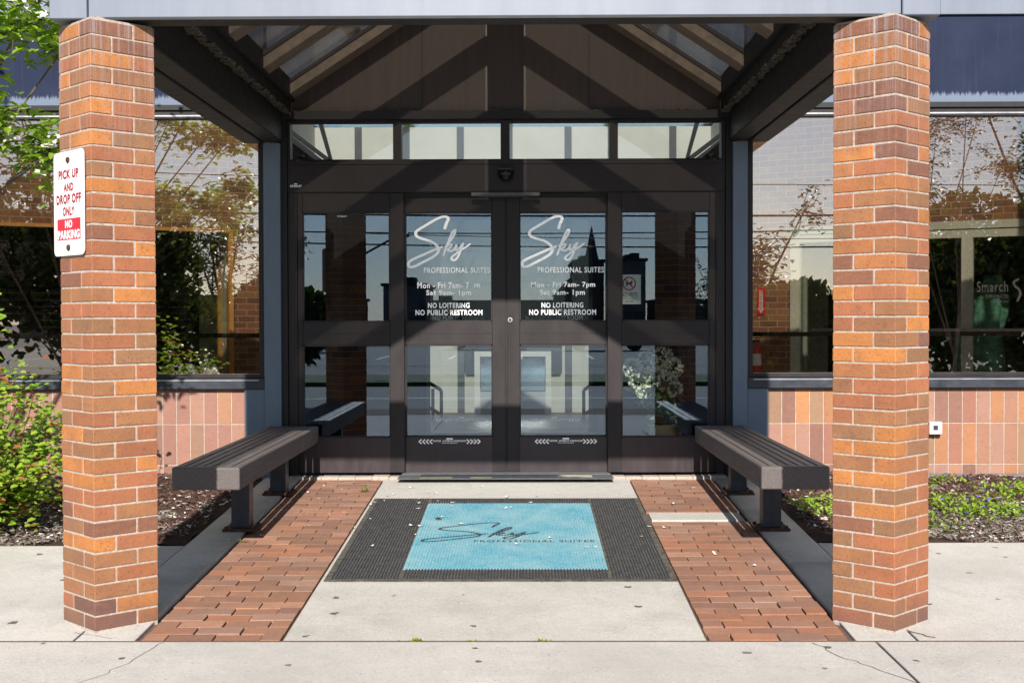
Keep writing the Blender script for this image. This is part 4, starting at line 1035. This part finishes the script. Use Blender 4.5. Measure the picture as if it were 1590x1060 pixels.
# street lamp, posts and overhead cables
t = empty('street_lamp', (-4.6, -27, -.4), 'dark arm street lamp mirrored in the left side panel', 'street lamp')
m = MB(); m.cyl((-4.6, -27, -.4), (-4.6, -27, 3.05), .07, .05, 8); m.build('pole', M_pole, t)
m = MB(); m.cyl((-4.6, -27, 3.0), (-3.5, -27, 3.6), .035, .03, 8); m.build('arm', M_pole, t)
m = MB(); m.lathe((-3.3, -27, 3.6), [(.05, -.05), (.16, -.02), (.12, .06), (.02, .1)], 12); m.build('lamp_head', M_pole, t)
for i, (x, lab) in enumerate(((-22, 'wooden utility pole left of the mirrored street view'), (24, 'wooden utility pole right of the mirrored street view'))):
    t = empty('utility_pole', (x, -40, -.4), lab, 'utility pole')
    m = MB(); m.cyl((x, -40, -.4), (x, -40, 8), .14, .1, 8); m.build('pole', M_woodpole, t)
    B('crossarm', M_woodpole, (x-1.1, x+1.1, -40.06, -39.94, 7.2, 7.35), parent=t)
for k, (z0, z1, r, lab) in enumerate(((4.6, 4.1, .035, 'lowest overhead cable over the road'), (5.05, 5.0, .03, 'second overhead cable over the road'), (5.6, 5.3, .045, 'thickest overhead cable over the road'), (7.3, 6.4, .02, 'topmost thin overhead cable over the road'), (5.3, 4.5, .02, 'thin steep overhead cable over the road'))):
    m = MB(); n = 24; P = [Vector((-22+46*i/n, -40-k*.1, z0+(z1-z0)*i/n-.55*4*(i/n)*(1-i/n)*(.6+.3*sin(k*2)))) for i in range(n+1)]
    for a, b in zip(P[:-1], P[1:]): m.cyl(a, b, r, n=5)
    m.build('overhead_cable', M_wire, label=lab, cat='cable', loc=(0, -40, 5))
def car(x, y, mat, label):
    t = empty('parked_car', (x, y, -.38), label, 'car')
    pr = [(-2.1, .28), (2.1, .28), (2.15, .62), (1.9, .82), (1.1, .92), (-2.0, .92), (-2.15, .7)]
    m = MB(); m.prism([(x+a, -.38+b) for a, b in pr], y-.85, y+.85); m.build('body', mat, t, bevel=.06, seg=2)
    m = MB(); m.prism([(x-1.7, .54), (x+1.0, .54), (x+.35, 1.04), (x-1.2, 1.04)], y-.75, y+.75); m.build('cabin', M_farglass, t, bevel=.05, seg=2)
    m = MB(); m.box(x-1.15, x+.3, y-.70, y+.70, 1.041, 1.08); m.build('roof', mat, t)
    for a in (-1.35, 1.35):
        for b in (-.86, .70):
            m = MB(); m.cyl((x+a, y+b, -.05), (x+a, y+b+.16, -.05), .33, n=18); m.build('wheel', M_tyre, t)
    for b in (-.55, .55):
        m = MB(); m.box(x+2.08, x+2.16, y+b-.14, y+b+.14, .18, .30); m.build('headlight', M_signwhite, t)
car(-9.5, -50, M_card, 'dark blue parked car mirrored in the left side panel'); car(4.2, -52, M_carw, 'white parked car mirrored in the right sliding leaf'); car(13.5, -50, M_card, 'dark parked car mirrored at the right side panel'); car(-1.8, -55, M_carw, 'white parked car mirrored between the two sliding leaves')
